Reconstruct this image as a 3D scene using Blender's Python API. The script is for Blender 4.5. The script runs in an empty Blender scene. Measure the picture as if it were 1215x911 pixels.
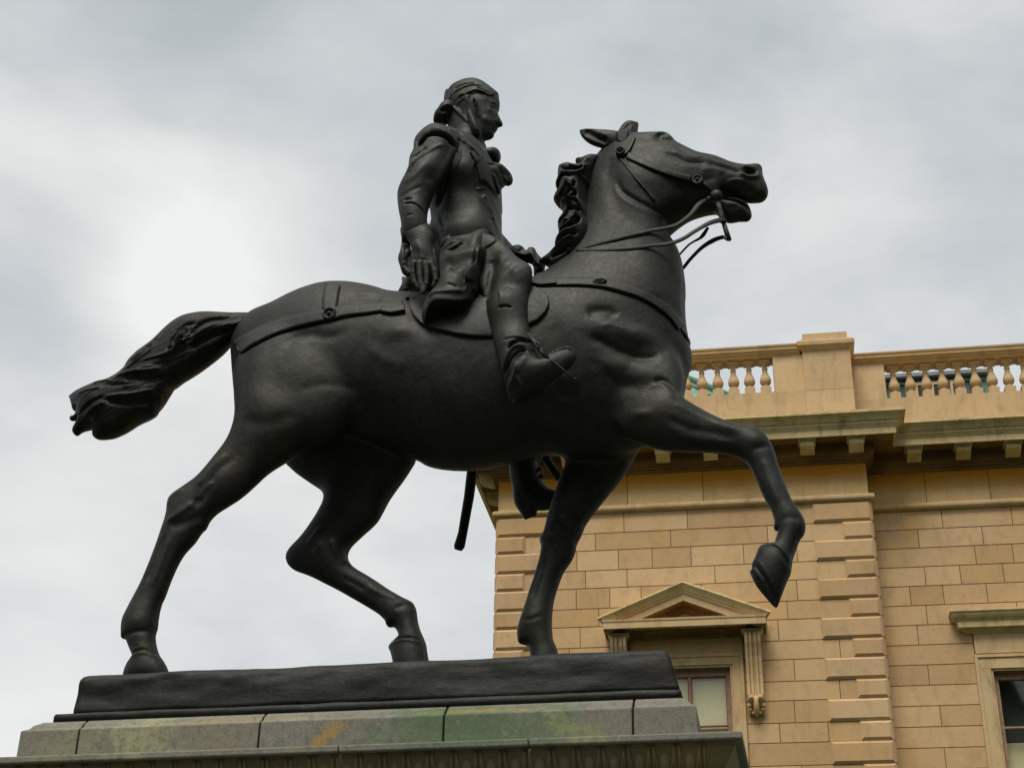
import bpy, bmesh, math, random
import numpy as np
from mathutils import Vector, Matrix
R = math.radians
random.seed(7); rng = np.random.default_rng(7)
C = bpy.data.collections.new('scene'); bpy.context.scene.collection.children.link(C)
SC = bpy.context.scene

# ------------------------------------------------------------------ camera
F, PITCH, ROLL = 1850.0, R(28.34), R(-1.118)
cp, sp, cr, sr = math.cos(PITCH), math.sin(PITCH), math.cos(ROLL), math.sin(ROLL)
r0 = np.array([1, 0, 0.]); fw = np.array([0, cp, sp]); dn = np.array([0, sp, -cp])
row0 = cr*r0 + sr*dn; row1 = -sr*r0 + cr*dn
CAM = np.array([0, 0, 1.65])
cd = bpy.data.cameras.new('camera'); cam = bpy.data.objects.new('camera', cd); C.objects.link(cam)
cd.sensor_width = 36; cd.lens = F/1215*36; cd.clip_start = 0.1; cd.clip_end = 3000
cam.matrix_world = Matrix(((row0[0], -row1[0], -fw[0], CAM[0]), (row0[1], -row1[1], -fw[1], CAM[1]),
                           (row0[2], -row1[2], -fw[2], CAM[2]), (0, 0, 0, 1)))
SC.camera = cam
MR = np.array([row0, row1, fw])
def ray(px, py): return MR.T @ np.array([(px-607.5)/F, (py-455.5)/F, 1.])

# ------------------------------------------------------------------ sky, sun, exposure
SUN_EL, SUN_AZ = R(60), R(200)       # high, behind and a little left of the camera, behind the cloud deck
W = bpy.data.worlds.new('World'); SC.world = W; W.use_nodes = True
nt = W.node_tree; nt.nodes.clear()
def N(t, tree=None, **k):
    n = (tree or nt).nodes.new(t)
    for a, b in k.items(): setattr(n, a, b)
    return n
L = nt.links.new
out = N('ShaderNodeOutputWorld'); mix = N('ShaderNodeMixShader'); mix.inputs[0].default_value = 0.93
sky = N('ShaderNodeTexSky', sky_type='NISHITA', sun_disc=False); sky.sun_elevation = SUN_EL; sky.sun_rotation = SUN_AZ
b1 = N('ShaderNodeBackground'); b1.inputs[1].default_value = 0.08; L(sky.outputs[0], b1.inputs[0])
b2 = N('ShaderNodeBackground'); b2.inputs[1].default_value = 0.60
tc = N('ShaderNodeTexCoord')
def wnoise(scale, detail, rough, loc=(0, 0, 0), dist=0.0):
    m = N('ShaderNodeMapping'); m.inputs['Location'].default_value = loc; m.inputs['Scale'].default_value = (1, 1, 1.9)
    L(tc.outputs['Generated'], m.inputs[0])
    n = N('ShaderNodeTexNoise'); n.inputs['Scale'].default_value = scale; n.inputs['Detail'].default_value = detail
    n.inputs['Roughness'].default_value = rough; n.inputs['Distortion'].default_value = dist
    L(m.outputs[0], n.inputs['Vector']); return n.outputs[0]
def wm(op, a, b, c=None):
    n = N('ShaderNodeMath', operation=op)
    for i, v in enumerate((a, b, c)):
        if v is None: continue
        if isinstance(v, (int, float)): n.inputs[i].default_value = v
        else: L(v, n.inputs[i])
    return n.outputs[0]
val = wm('MULTIPLY_ADD', wnoise(2.6, 5, .55, (3.1, .4, 1.7), .3), 1.9, -0.47)
val = wm('ADD', val, wm('MULTIPLY_ADD', wnoise(7, 6, .6, (1.3, 5.2, .7), .4), .5, -.25))
# large bright openings and dark banks of the cloud deck, by direction in the sky
def bank(val, px, py, width, amp):
    d = ray(px, py); d = d/np.linalg.norm(d)
    n = N('ShaderNodeVectorMath', operation='DOT_PRODUCT'); L(tc.outputs['Generated'], n.inputs[0]); n.inputs[1].default_value = tuple(d)
    a = wm('ARCCOSINE', wm('MINIMUM', n.outputs['Value'], 1.0), 0)
    a = wm('MULTIPLY', a, a)
    a = wm('EXPONENT', wm('MULTIPLY', a, -1/(width*width)), 0)
    return wm('MULTIPLY_ADD', a, amp, val)
for b in ((262, 280, .07, .52), (200, 345, .05, .25), (60, 310, .07, -.26), (60, 190, .05, .08), (400, 180, .08, -.16), (80, 60, .12, -.16), (620, 20, .10, -.06),
          (1010, 300, .10, .16), (700, 90, .07, .10), (850, 60, .06, -.10), (1130, 230, .07, -.10), (1020, 215, .03, .08), (30, 400, .06, -.06),
          (20, 640, .08, .12), (430, 560, .08, .02), (60, 820, .1, .08)):
    val = bank(val, *b)
ramp = N('ShaderNodeValToRGB'); e = ramp.color_ramp.elements
e[0].position = 0.0; e[0].color = (.50, .545, .57, 1); e[1].position = 1.0; e[1].color = (1.0, 1.0, .99, 1)
m1 = e.new(.38); m1.color = (.665, .70, .715, 1); m2 = e.new(.68); m2.color = (.85, .86, .85, 1)
L(val, ramp.inputs[0]); L(ramp.outputs[0], b2.inputs[0])
# the deck is lighter behind the camera, towards the veiled sun, than over the roofs
L(b1.outputs[0], mix.inputs[1]); L(b2.outputs[0], mix.inputs[2]); L(mix.outputs[0], out.inputs[0])
sd_ = bpy.data.lights.new('sun', 'SUN'); sun = bpy.data.objects.new('sun', sd_); C.objects.link(sun)
sd_.energy = 1.9; sd_.angle = R(25); sd_.color = (1, .95, .87)
dsun = Vector((math.sin(SUN_AZ)*math.cos(SUN_EL), math.cos(SUN_AZ)*math.cos(SUN_EL), math.sin(SUN_EL)))
sun.rotation_euler = dsun.to_track_quat('Z', 'Y').to_euler()
SC.view_settings.view_transform = 'Standard'; SC.view_settings.look = 'None'
SC.view_settings.exposure = 0.62; SC.view_settings.gamma = 1
SC.view_settings.use_curve_mapping = False

# ------------------------------------------------------------------ helpers
def tag(o, label=None, cat=None, group=None, kind=None):
    if label: o['label'] = label
    if cat: o['category'] = cat
    if group: o['group'] = group
    if kind: o['kind'] = kind
    return o
def empty(name, loc=(0, 0, 0), rz=0, parent=None):
    o = bpy.data.objects.new(name, None); C.objects.link(o); o.location = loc; o.rotation_euler = (0, 0, rz)
    if parent: o.parent = parent
    return o
def mesh_obj(name, me, m, parent=None, smooth=False):
    o = bpy.data.objects.new(name, me); C.objects.link(o)
    if m: me.materials.append(m)
    if parent: o.parent = parent
    if smooth: me.polygons.foreach_set('use_smooth', [True]*len(me.polygons))
    return o
class MB:
    def __init__(s): s.v = []; s.f = []; s.t = []
    def quad(s, *i, t=0.5): s.f.append(i); s.t.append(t)
    def add(s, vs, fs, t=0.5):
        n = len(s.v); s.v += [tuple(float(q) for q in p) for p in vs]
        for f in fs: s.f.append(tuple(n+i for i in f)); s.t.append(t)
    def box(s, a, b, t=0.5):
        (x0, y0, z0), (x1, y1, z1) = a, b
        s.add([(x0,y0,z0),(x1,y0,z0),(x1,y1,z0),(x0,y1,z0),(x0,y0,z1),(x1,y0,z1),(x1,y1,z1),(x0,y1,z1)],
              [(0,3,2,1),(4,5,6,7),(0,1,5,4),(1,2,6,5),(2,3,7,6),(3,0,4,7)], t)
    def chamfer(s, u0, u1, z0, z1, w, d, c, t=0.5, back=0.02):
        # a block on a wall facing -y, its front face set in by a chamfer of width c and depth d
        o = [(u0, w, z0), (u1, w, z0), (u1, w, z1), (u0, w, z1)]; i = [(u0+c, w-d, z0+c), (u1-c, w-d, z0+c), (u1-c, w-d, z1-c), (u0+c, w-d, z1-c)]
        k = [(p[0], w+back, p[2]) for p in o]
        s.add(o+i+k, [(0,1,5,4),(1,2,6,5),(2,3,7,6),(3,0,4,7),(4,5,6,7),(8,9,1,0),(9,10,2,1),(10,11,3,2),(11,8,0,3)], t)
    def sweep(s, path, prof, t=0.5, closed_ends=True):
        # prof: [(out, z)...] swept along a path in plan [(x,y)...]; out = to the right-hand side (-y for a path along +x)
        P = [Vector(p) for p in path]; rings = []
        for i, p in enumerate(P):
            ds = []
            if i > 0: ds.append((P[i]-P[i-1]).normalized())
            if i < len(P)-1: ds.append((P[i+1]-P[i]).normalized())
            ns = [Vector((d.y, -d.x)) for d in ds]
            n = (ns[0]+ns[-1]); n = n/ max(n.dot(ns[0]), 1e-6)
            rings.append([(p.x+n.x*o, p.y+n.y*o, z) for o, z in prof])
        m = len(prof); base = []
        for r in rings: base += r
        fs = []
        for i in range(len(P)-1):
            for j in range(m-1):
                a = i*m+j; fs.append((a, a+1, a+1+m, a+m)[::-1])
        if closed_ends: fs.append(tuple(range(m))[::-1] if False else tuple(range(m))); fs.append(tuple((len(P)-1)*m+j for j in range(m))[::-1])
        s.add(base, fs, t)
    def lathe(s, c, prof, n=16, t=0.5):
        vs = []; fs = []
        for r, z in prof:
            for k in range(n):
                a = 2*math.pi*k/n; vs.append((c[0]+r*math.cos(a), c[1]+r*math.sin(a), c[2]+z))
        for i in range(len(prof)-1):
            for k in range(n): a = i*n+k; b = i*n+(k+1) % n; fs.append((a, b, b+n, a+n))
        fs.append(tuple(range(n))[::-1]); fs.append(tuple((len(prof)-1)*n+k for k in range(n)))
        s.add(vs, fs, t)
    def tube(s, pts, rad, n=8, flat=1.0, side=None, t=0.5):
        # tube or flat strap along 3D points; flat<1 squashes it across `side`
        P = [Vector(p) for p in pts]; rs = rad if isinstance(rad, (list, tuple)) else [rad]*len(P)
        vs = []; fs = []; up0 = Vector(side) if side else Vector((0, 1, 0))
        for i, p in enumerate(P):
            d = (P[min(i+1, len(P)-1)]-P[max(i-1, 0)]).normalized()
            sd = (up0 - d*up0.dot(d));
            sd = sd.normalized() if sd.length > 1e-4 else Vector((1, 0, 0))
            w = d.cross(sd).normalized()
            for k in range(n):
                a = 2*math.pi*(k+.5)/n; q = p + w*math.cos(a)*rs[i] + sd*math.sin(a)*rs[i]*flat; vs.append(q[:])
        for i in range(len(P)-1):
            for k in range(n): a = i*n+k; b = i*n+(k+1) % n; fs.append((a, b, b+n, a+n))
        fs.append(tuple(range(n))[::-1]); fs.append(tuple((len(P)-1)*n+k for k in range(n)))
        s.add(vs, fs, t)
    def build(s, name, m, parent=None, smooth=False, bevel=0, kind=None, bseg=2):
        me = bpy.data.meshes.new(name); me.from_pydata(s.v, [], s.f); 
        a = me.attributes.new('tone', 'FLOAT', 'FACE'); a.data.foreach_set('value', s.t)
        bm = bmesh.new(); bm.from_mesh(me); bmesh.ops.recalc_face_normals(bm, faces=bm.faces[:]); bm.to_mesh(me); bm.free()
        o = mesh_obj(name, me, m, parent, smooth)
        if bevel:
            b = o.modifiers.new('bevel', 'BEVEL'); b.width = bevel; b.segments = bseg; b.limit_method = 'ANGLE'; b.angle_limit = R(40)
        if kind: o['kind'] = kind
        return o
def catmull(pts, n=4, closed=True):
    P = np.array([p[:2] for p in pts], float); m = len(P); out = []
    cor = [len(p) > 2 for p in pts]
    for i in range(m if closed else m-1):
        p1, p2 = P[i], P[(i+1) % m]
        p0 = P[i-1] if (closed or i > 0) else p1; p3 = P[(i+2) % m] if (closed or i+2 < m) else p2
        if cor[i]: p0 = p1
        if cor[(i+1) % m]: p3 = p2
        # limit tangents so long-short neighbours do not overshoot
        l = np.linalg.norm(p2-p1)+1e-9
        t1 = (p2-p0)/2; t2 = (p3-p1)/2
        for t in (t1, t2):
            q = np.linalg.norm(t)
            if q > l: t *= l/q
        for k in range(n):
            t = k/n
            out.append((2*t**3-3*t*t+1)*p1+(t**3-2*t*t+t)*t1+(-2*t**3+3*t*t)*p2+(t**3-t*t)*t2)
    if not closed: out.append(P[-1])
    return np.array(out)

# ------------------------------------------------------------------ materials
def mat(name):
    m = bpy.data.materials.new(name); m.use_nodes = True; t = m.node_tree; t.nodes.clear()
    o = t.nodes.new('ShaderNodeOutputMaterial'); p = t.nodes.new('ShaderNodeBsdfPrincipled'); t.links.new(p.outputs[0], o.inputs[0])
    return m, t, p
class NB:
    def __init__(s, t): s.t = t
    def n(s, typ, **k):
        q = s.t.nodes.new(typ)
        for a, b in k.items(): setattr(q, a, b)
        return q
    def l(s, a, b): s.t.links.new(a, b)
    def noise(s, scale, detail=4, rough=.55, vec=None, sc=None, dist=0):
        q = s.n('ShaderNodeTexNoise'); q.inputs['Scale'].default_value = scale; q.inputs['Detail'].default_value = detail; q.inputs['Roughness'].default_value = rough
        q.inputs['Distortion'].default_value = dist
        c = s.n('ShaderNodeTexCoord').outputs['Object'] if vec is None else vec
        if sc: mp = s.n('ShaderNodeMapping'); mp.inputs['Scale'].default_value = sc; s.l(c, mp.inputs[0]); c = mp.outputs[0]
        s.l(c, q.inputs['Vector']); return q.outputs[0]
    def ramp(s, v, stops):
        q = s.n('ShaderNodeValToRGB'); e = q.color_ramp.elements
        while len(e) < len(stops): e.new(.5)
        for i, (p, c) in enumerate(stops):
            e[i].position = p; e[i].color = (c, c, c, 1) if isinstance(c, (int, float)) else tuple(c)+(1,)
        s.l(v, q.inputs[0]); return q.outputs[0]
    def mix(s, f, a, b, mode='MIX'):
        q = s.n('ShaderNodeMix', data_type='RGBA', blend_type=mode)
        for i, v in ((0, f), (6, a), (7, b)):
            if isinstance(v, (int, float)): q.inputs[i].default_value = v if i == 0 else (v, v, v, 1)
            elif isinstance(v, tuple): q.inputs[i].default_value = tuple(v)+(1,)
            else: s.l(v, q.inputs[i])
        return q.outputs[2]
    def math(s, op, a, b=0, c=None):
        q = s.n('ShaderNodeMath', operation=op)
        for i, v in enumerate((a, b, c)):
            if v is None: continue
            if isinstance(v, (int, float)): q.inputs[i].default_value = v
            else: s.l(v, q.inputs[i])
        return q.outputs[0]
    def bump(s, h, strength, dist, normal=None):
        q = s.n('ShaderNodeBump'); q.inputs['Strength'].default_value = strength; q.inputs['Distance'].default_value = dist
        s.l(h, q.inputs['Height'])
        if normal: s.l(normal, q.inputs['Normal'])
        return q.outputs[0]
def bronze(name, c1, c2, rough=.42, metal=.35, bump=.5, streak=False, spec=.5, strands=False):
    m, t, p = mat(name); b = NB(t)
    a = b.noise(5, 6, .6); a2 = b.noise(38, 5, .6)
    col = b.mix(b.ramp(a, [(.35, 0.), (.68, 1.)]), c1, c2)
    col = b.mix(b.ramp(a2, [(.52, 0.), (.75, .45)]), col, tuple(x*1.6+.004 for x in c2))
    dr = b.noise(7, 6, .7, sc=(1.6, 1.6, .22), dist=.3)
    col = b.mix(b.ramp(dr, [(.55, 0.), (.72, .5)]), col, (.040, .050, .040)); col = b.mix(b.ramp(b.noise(2.3, 5, .6), [(.5, 0.), (.75, .5)]), col, (.034, .028, .017))
    b.l(col, p.inputs['Base Color']); p.inputs['Metallic'].default_value = metal; p.inputs['Specular IOR Level'].default_value = spec
    b.l(b.math('ADD', b.math('MULTIPLY_ADD', a2, .3, rough-.2), b.math('MULTIPLY', dr, .12)), p.inputs['Roughness'])
    n1 = b.bump(b.noise(14, 5, .6), bump*.5, .012); n2 = b.bump(b.noise(120, 4, .65), bump*.5, .002, n1)
    if streak: n2 = b.bump(b.noise(5, 8, .62, sc=(.55, 1.5, 2.6), dist=.4), .2, .03, n2)
    if strands:
        mp = b.n('ShaderNodeMapping'); mp.inputs['Rotation'].default_value = (0, R(30), 0); b.l(b.n('ShaderNodeTexCoord').outputs['Object'], mp.inputs[0])
        n2 = b.bump(b.noise(7, 5, .55, vec=mp.outputs[0], sc=(.45, 3.5, 8.5), dist=.4), .8, .018, n2)
    b.l(n2, p.inputs['Normal']); return m
M_br = bronze('dark_bronze', (.0105, .0115, .0088), (.023, .0245, .0188), rough=.56, metal=.35, bump=.8, spec=.45)
M_br2 = bronze('dark_bronze_cloth', (.013, .0150, .0118), (.030, .033, .0262), rough=.58, metal=.35, bump=.8)
M_bt = bronze('dark_bronze_tail', (.010, .0098, .008), (.024, .0235, .019), rough=.42, metal=.5, spec=.3, strands=True)
M_bb = bronze('dark_bronze_base', (.008, .009, .0075), (.018, .0195, .0165), rough=.62, metal=.3, bump=.8, streak=True)

def stone(name, c1, c2, tone=.35, stain=None, rough=.85, bump=.35, grime=.35):
    m, t, p = mat(name); b = NB(t)
    geo = b.n('ShaderNodeAttribute'); geo.attribute_name = 'tone'; geo.attribute_type = 'GEOMETRY'
    a = b.noise(1.3, 5, .6); f = b.noise(55, 4, .7)
    tone_f = b.math('ADD', b.math('MULTIPLY_ADD', geo.outputs['Fac'], 1.0, -.5), b.math('MULTIPLY_ADD', a, .9, .05))
    col = b.mix(b.ramp(tone_f, [(.1, 0.), (.9, 1.)]), c1, c2)
    col = b.mix(b.ramp(f, [(.3, .22), (.6, 0.)]), col, tuple(x*.72 for x in c1))
    v = b.noise(2.6, 8, .72, sc=(1.5, 1.5, .55), dist=.35)
    col = b.mix(b.ramp(v, [(.50, 0.), (.70, grime)]), col, (.17, .11, .045)); col = b.mix(b.ramp(b.noise(9, 8, .75, dist=.4), [(.55, 0.), (.72, .35)]), col, (.20, .14, .075)); col = b.mix(b.ramp(b.noise(.7, 4, .6), [(.5, 0.), (.7, .4)]), col, (.62, .36, .10))
    # fine dark veins and chips in the stone
    vv = b.noise(3.5, 3, .5, sc=(1.3, 1.3, 4.2), dist=1.4)
    ln = b.math('ABSOLUTE', b.math('SUBTRACT', vv, .5))
    mask = b.math('MULTIPLY', b.ramp(ln, [(.0, 1.), (.012, 0.)]), b.ramp(b.noise(.9, 3, .5), [(.57, 0.), (.65, .45)]))
    col = b.mix(mask, col, (.10, .07, .04))
    if stain:
        tcn = b.n('ShaderNodeTexCoord').outputs['Object']; sx = b.n('ShaderNodeSeparateXYZ'); b.l(tcn, sx.inputs[0])
        (z0, z1, sc, amt) = stain
        g = b.math('MAP_RANGE' if False else 'DIVIDE', b.math('SUBTRACT', sx.outputs[2], z0), z1-z0)
        g = b.math('ADD', g, b.math('MULTIPLY_ADD', b.noise(1.6, 6, .6, sc=(1, 1, .35)), 1.0, -.55))
        col = b.mix(b.math('MULTIPLY', b.ramp(g, [(.35, 0.), (1., 1.)]), amt), col, sc)
    b.l(col, p.inputs['Base Color']); p.inputs['Roughness'].default_value = rough; p.inputs['Specular IOR Level'].default_value = .25
    n1 = b.bump(b.noise(7, 5, .6), bump, .012); n2 = b.bump(f, bump*.7, .003, n1); b.l(n2, p.inputs['Normal'])
    return m
ST1, ST2 = (.46, .285, .125), (.68, .46, .235)
M_wall = stone('sandstone_ashlar', (.49, .32, .158), (.63, .435, .235), grime=.3)
M_quoin = stone('sandstone_quoin', (.49, .32, .168), (.60, .415, .235), grime=.3)
M_frz = stone('sandstone_frieze', (.50, .34, .155), (.65, .47, .235), stain=(12.33, 12.72, (.46, .20, .015), 1.0))
M_corn = stone('sandstone_cornice', (.54, .41, .195), (.74, .60, .33), grime=.7)
M_soff_shaded = stone('sandstone_soffit_shaded', (.14, .075, .026), (.24, .13, .045), grime=.85)  # grimy stone, with the shade under the mouldings also put into its colour
M_par = stone('sandstone_parapet', (.49, .335, .172), (.63, .455, .258), grime=.4)
M_trim = stone('sandstone_trim', (.50, .355, .185), (.64, .48, .27), grime=.55)
def plain(name, c, rough=.7, var=.25, scale=12, metal=0, spec=.4):
    m, t, p = mat(name); b = NB(t)
    col = b.mix(b.ramp(b.noise(scale, 5, .6), [(.35, 0.), (.7, 1.)]), tuple(x*(1-var) for x in c), tuple(min(1, x*(1+var)) for x in c))
    b.l(col, p.inputs['Base Color']); p.inputs['Roughness'].default_value = rough; p.inputs['Metallic'].default_value = metal
    p.inputs['Specular IOR Level'].default_value = spec
    return m
M_joint_shadow = plain('mortar_and_shadow_line', (.13, .085, .04))  # mortar colour, also used for the painted shadow lines of the cornice
M_sash = plain('painted_brown_sash', (.30, .185, .11), .5)
M_red = plain('red_sash_bead', (.20, .055, .04), .5)
M_blind = plain('cream_blind', (.68, .60, .37), .8, .04)
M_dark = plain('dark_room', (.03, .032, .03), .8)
M_lead = plain('lead_sheet', (.20, .22, .21), .5)
def glass_mat():
    m, t, p = mat('window_glass'); t.nodes.remove(p); b = NB(t)
    o = [n for n in t.nodes if n.type == 'OUTPUT_MATERIAL'][0]
    g = b.n('ShaderNodeBsdfGlossy'); g.inputs['Roughness'].default_value = .03; g.inputs['Color'].default_value = (.9, .95, .92, 1)
    tr = b.n('ShaderNodeBsdfTransparent'); tr.inputs['Color'].default_value = (.95, .97, .95, 1)
    lw = b.n('ShaderNodeLayerWeight'); lw.inputs['Blend'].default_value = .5; fr = b.n('ShaderNodeMath', operation='MULTIPLY_ADD'); pw = b.math('POWER', lw.outputs['Facing'], 4.0); b.l(pw, fr.inputs[0]); fr.inputs[1].default_value = .75; fr.inputs[2].default_value = .07
    mx = b.n('ShaderNodeMixShader'); b.l(fr.outputs[0], mx.inputs[0]); b.l(tr.outputs[0], mx.inputs[1]); b.l(g.outputs[0], mx.inputs[2])
    b.l(mx.outputs[0], o.inputs[0]); return m
M_glass = glass_mat()
def copper(name, c1, c2, rib=False):
    m, t, p = mat(name); b = NB(t)
    a = b.noise(4, 6, .65, sc=(3, 3, .4) if rib else None)
    b.l(b.mix(b.ramp(a, [(.38, 0.), (.62, 1.)]), c1, c2), p.inputs['Base Color']); p.inputs['Roughness'].default_value = .75
    return m
M_cop = copper('verdigris_copper', (.22, .42, .32), (.32, .54, .42))
M_cop2 = copper('streaked_copper', (.035, .055, .05), (.15, .29, .24), True)
def granite_mat():
    m, t, p = mat('weathered_granite'); b = NB(t)
    geo = b.n('ShaderNodeAttribute'); geo.attribute_name = 'tone'; geo.attribute_type = 'GEOMETRY'
    sp1 = b.noise(180, 3, .7); sp2 = b.noise(70, 4, .7); big = b.noise(2.6, 6, .62)
    col = b.mix(b.ramp(sp1, [(.35, 0.), (.65, 1.)]), (.158, .152, .130), (.280, .272, .236))
    col = b.mix(b.ramp(sp2, [(.5, 0.), (.72, .5)]), col, (.29, .275, .21))
    col = b.mix(b.math('MULTIPLY', b.ramp(big, [(.42, 0.), (.62, 1.)]), .35), col, (.175, .165, .115))
    tcn = b.n('ShaderNodeTexCoord').outputs['Object']
    def patch(col, c, cx, cz, rx, rz, amt, nscale, tilt=0.0, thr=.5):
        mp = b.n('ShaderNodeMapping'); mp.vector_type = 'TEXTURE'
        mp.inputs['Location'].default_value = (cx, 0, cz); mp.inputs['Rotation'].default_value = (0, tilt, 0); mp.inputs['Scale'].default_value = (rx, 50, rz)
        b.l(tcn, mp.inputs[0]); ln = b.n('ShaderNodeVectorMath', operation='LENGTH'); b.l(mp.outputs[0], ln.inputs[0])
        d = b.math('ADD', ln.outputs['Value'], b.math('ADD', b.math('MULTIPLY_ADD', b.noise(nscale, 7, .7), 3.2, -1.6), b.math('MULTIPLY_ADD', b.noise(nscale*5, 6, .75), 1.6, -.8)))
        f = b.math('MULTIPLY', b.math('MULTIPLY', b.ramp(d, [(thr, 1.), (1.05, 0.)]), amt), b.ramp(b.noise(nscale*9, 5, .7), [(.38, .35), (.55, 1.)]))
        return b.mix(f, col, c)
    for a in PATCHES: col = patch(col, *a)
    fl = b.noise(26, 8, .75); col = b.mix(b.ramp(fl, [(.5, 0.), (.62, .55)]), col, (.115, .11, .09)); col = b.mix(b.ramp(b.noise(19, 8, .75, dist=.5), [(.56, 0.), (.7, .5)]), col, (.33, .31, .24))
    b.l(col, p.inputs['Base Color']); p.inputs['Roughness'].default_value = .82; p.inputs['Specular IOR Level'].default_value = .3
    n1 = b.bump(b.noise(11, 6, .65), .4, .012); b.l(b.bump(sp1, .5, .003, n1), p.inputs['Normal'])
    return m

# ------------------------------------------------------------------ frames: statue (S) and building (B)
class Frame:
    def __init__(s, px, py, depth, yaw):
        y = R(yaw); s.yaw = y; s.ex = np.array([math.cos(y), math.sin(y), 0]); s.ey = np.array([-math.sin(y), math.cos(y), 0]); s.O = CAM+ray(px, py)*depth
    def at(s, px, py, w):
        r = ray(px, py); t = (w-(CAM-s.O)@s.ey)/(r@s.ey); q = CAM+r*t-s.O
        return float(q@s.ex), float(q[2])
SD = 9.0; K = SD/11.3
S = Frame(450, 800, SD, -11.3)
B = Frame(1030, 600, 25.5, -9.65); B.O[2] = 0
def s3(px, py, y): x, z = S.at(px, py, y); return (x, y, z)
# ------------------------------------------------------------------ ground
g = MB(); g.add([(-900, -900, 0), (900, -900, 0), (900, 900, 0), (-900, 900, 0)], [(0, 1, 2, 3)])
M_grass = plain('lawn', (.035, .06, .02), .9, .4, 3)
tag(g.build('ground', M_grass), kind='structure')
g = MB(); g.box((-9, -3, -.1), (9, 5.2, .012)); g.box((-9, 13, -.1), (9, 16, .012))
M_pave = plain('paving', (.16, .15, .13), .85, .2, 6)
tag(g.build('path', M_pave), kind='structure')

# unseen belt of trees added behind the viewer to darken what the bronze mirrors
wb = MB(); rr = random.Random(4)
for i in range(46):
    a = R(195+150*i/45+rr.uniform(-1.5, 1.5)); d = rr.uniform(29, 36); cx, cy = d*math.cos(a), 10+d*math.sin(a); hh = rr.uniform(17, 24); rad = rr.uniform(3.4, 5)
    vs = []; n1, n2 = 9, 12
    for j in range(n1+1):
        th = math.pi*j/n1
        for q_ in range(n2):
            ph = 2*math.pi*q_/n2; b_ = 1+rr.uniform(-.16, .16); vs.append((cx+rad*b_*math.sin(th)*math.cos(ph), cy+rad*b_*math.sin(th)*math.sin(ph), hh*.52+hh*.48*b_*math.cos(th)))
    wb.add(vs, [(j*n2+q_, j*n2+(q_+1) % n2, (j+1)*n2+(q_+1) % n2, (j+1)*n2+q_) for j in range(n1) for q_ in range(n2)])
M_leaf = plain('added_foliage', (.035, .055, .02), .9, .5, 1.5)
tag(wb.build('added_tree_belt', M_leaf), 'unseen dark tree mass added to darken the reflections in the bronze', 'trees', kind='stuff')
# ------------------------------------------------------------------ building
bld = empty('stone_building', tuple(B.O), B.yaw)
tag(bld, 'sandstone mansion with balustraded parapet, quoins and pedimented window behind the bronze statue', 'building')
UL, UR, RC, UE, BK = -6.137, 0.025, 0.5, 9.0, 11.0
# backing walls (mortar shows in the joints), the window openings left free
C1, C2 = -3.047, 2.372
HO, HI = .89, .677            # half widths: architrave outside, opening
def backing(m, u0, u1, w, z0, z1, holes):
    us = [u0]
    for h in holes: us += [h[0], h[1]]
    us.append(u1)
    for i in range(0, len(us), 2): m.box((us[i], w, z0), (us[i+1], w+.35, z1))
    for h in holes:
        zz = [z0]+[q_ for a_ in h[2] for q_ in a_]+[z1]
        for i_ in range(0, len(zz), 2): m.box((h[0], w, zz[i_]), (h[1], w+.35, zz[i_+1]))
core = MB()
backing(core, UL+.008, UR-.008, .008, 0, 13.5, [(C1-HI-.05, C1+HI+.05, [(1.6, 4.6), (7.0, 9.5)])])
backing(core, UR-.008, UE, RC+.008, 0, 13.5, [(C2-HI-.05, C2+HI+.05, [(1.6, 4.6), (7.0, 9.46)]), (C2+4.0-HI-.05, C2+4.0+HI+.05, [(7.0, 9.46)])])
core.box((UL+.008, .36, 0), (UL+.358, BK, 13.5)); core.box((UE-.35, .9, 0), (UE, BK, 13.5)); core.box((UL+.4, BK-.3, 0), (UE-.4, BK, 13.5))
core.build('wall_core', M_joint_shadow, bld)
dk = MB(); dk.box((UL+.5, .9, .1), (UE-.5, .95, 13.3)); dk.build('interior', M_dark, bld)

# --- coursed ashlar: every block its own face, proud of the mortar by 8 mm
def course_rows(w, zs, u0, u1, holes, name, m=M_wall, wmin=.45, wmax=1.75, axis='u', seeds=1):
    mb = MB(); r = random.Random(seeds); gap = .0045
    lastj = []
    for i in range(len(zs)-1):
        z1, z0 = zs[i], zs[i+1]
        segs = [(u0, u1)]
        for h in holes:
            if z0 < h[3]-.02 and z1 > h[2]+.02:
                ns = []
                for a, b in segs:
                    if h[1] <= a or h[0] >= b: ns.append((a, b)); continue
                    if h[0] > a: ns.append((a, h[0]))
                    if h[1] < b: ns.append((h[1], b))
                segs = ns
        joints = []
        for a, b in segs:
            x = a
            while x < b-.01:
                for _ in range(12):
                    l = r.uniform(wmin, wmax) if r.random() < .75 else r.uniform(wmin, .8); e = x+l
                    if b-e < wmin*.8: e = b
                    if e >= b or all(abs(e-j) > .13 for j in lastj): break
                e = min(e, b); joints.append(e); t = r.random()*.8+.1
                if axis == 'u': mb.chamfer(x+gap, e-gap, z0+gap, z1-gap, w+.008, .008, .004, t, .001)
                else:
                    y0, y1 = x+gap, e-gap
                    mb.box((w-.008, y0, z0+gap), (w, y1, z1-gap), t)
                x = e
        lastj = joints
    return mb.build(name, m, bld)
SB = 12.19                                  # underside of the string course
LONG, SHORT = .352, .308                    # alternating courses of the pavilion
zsL = [SB]; i = 0
while zsL[-1] > .4: zsL.append(zsL[-1]-(LONG if i % 2 == 0 else SHORT)); i += 1
zsR = [SB]; 
while zsR[-1] > .4: zsR.append(zsR[-1]-.33)
cw = C1
holeL = [(C1-HO, C1+HO, 6.6, 9.99), (C1-HO, C1+HO, 1.4, 4.9)]
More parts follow.
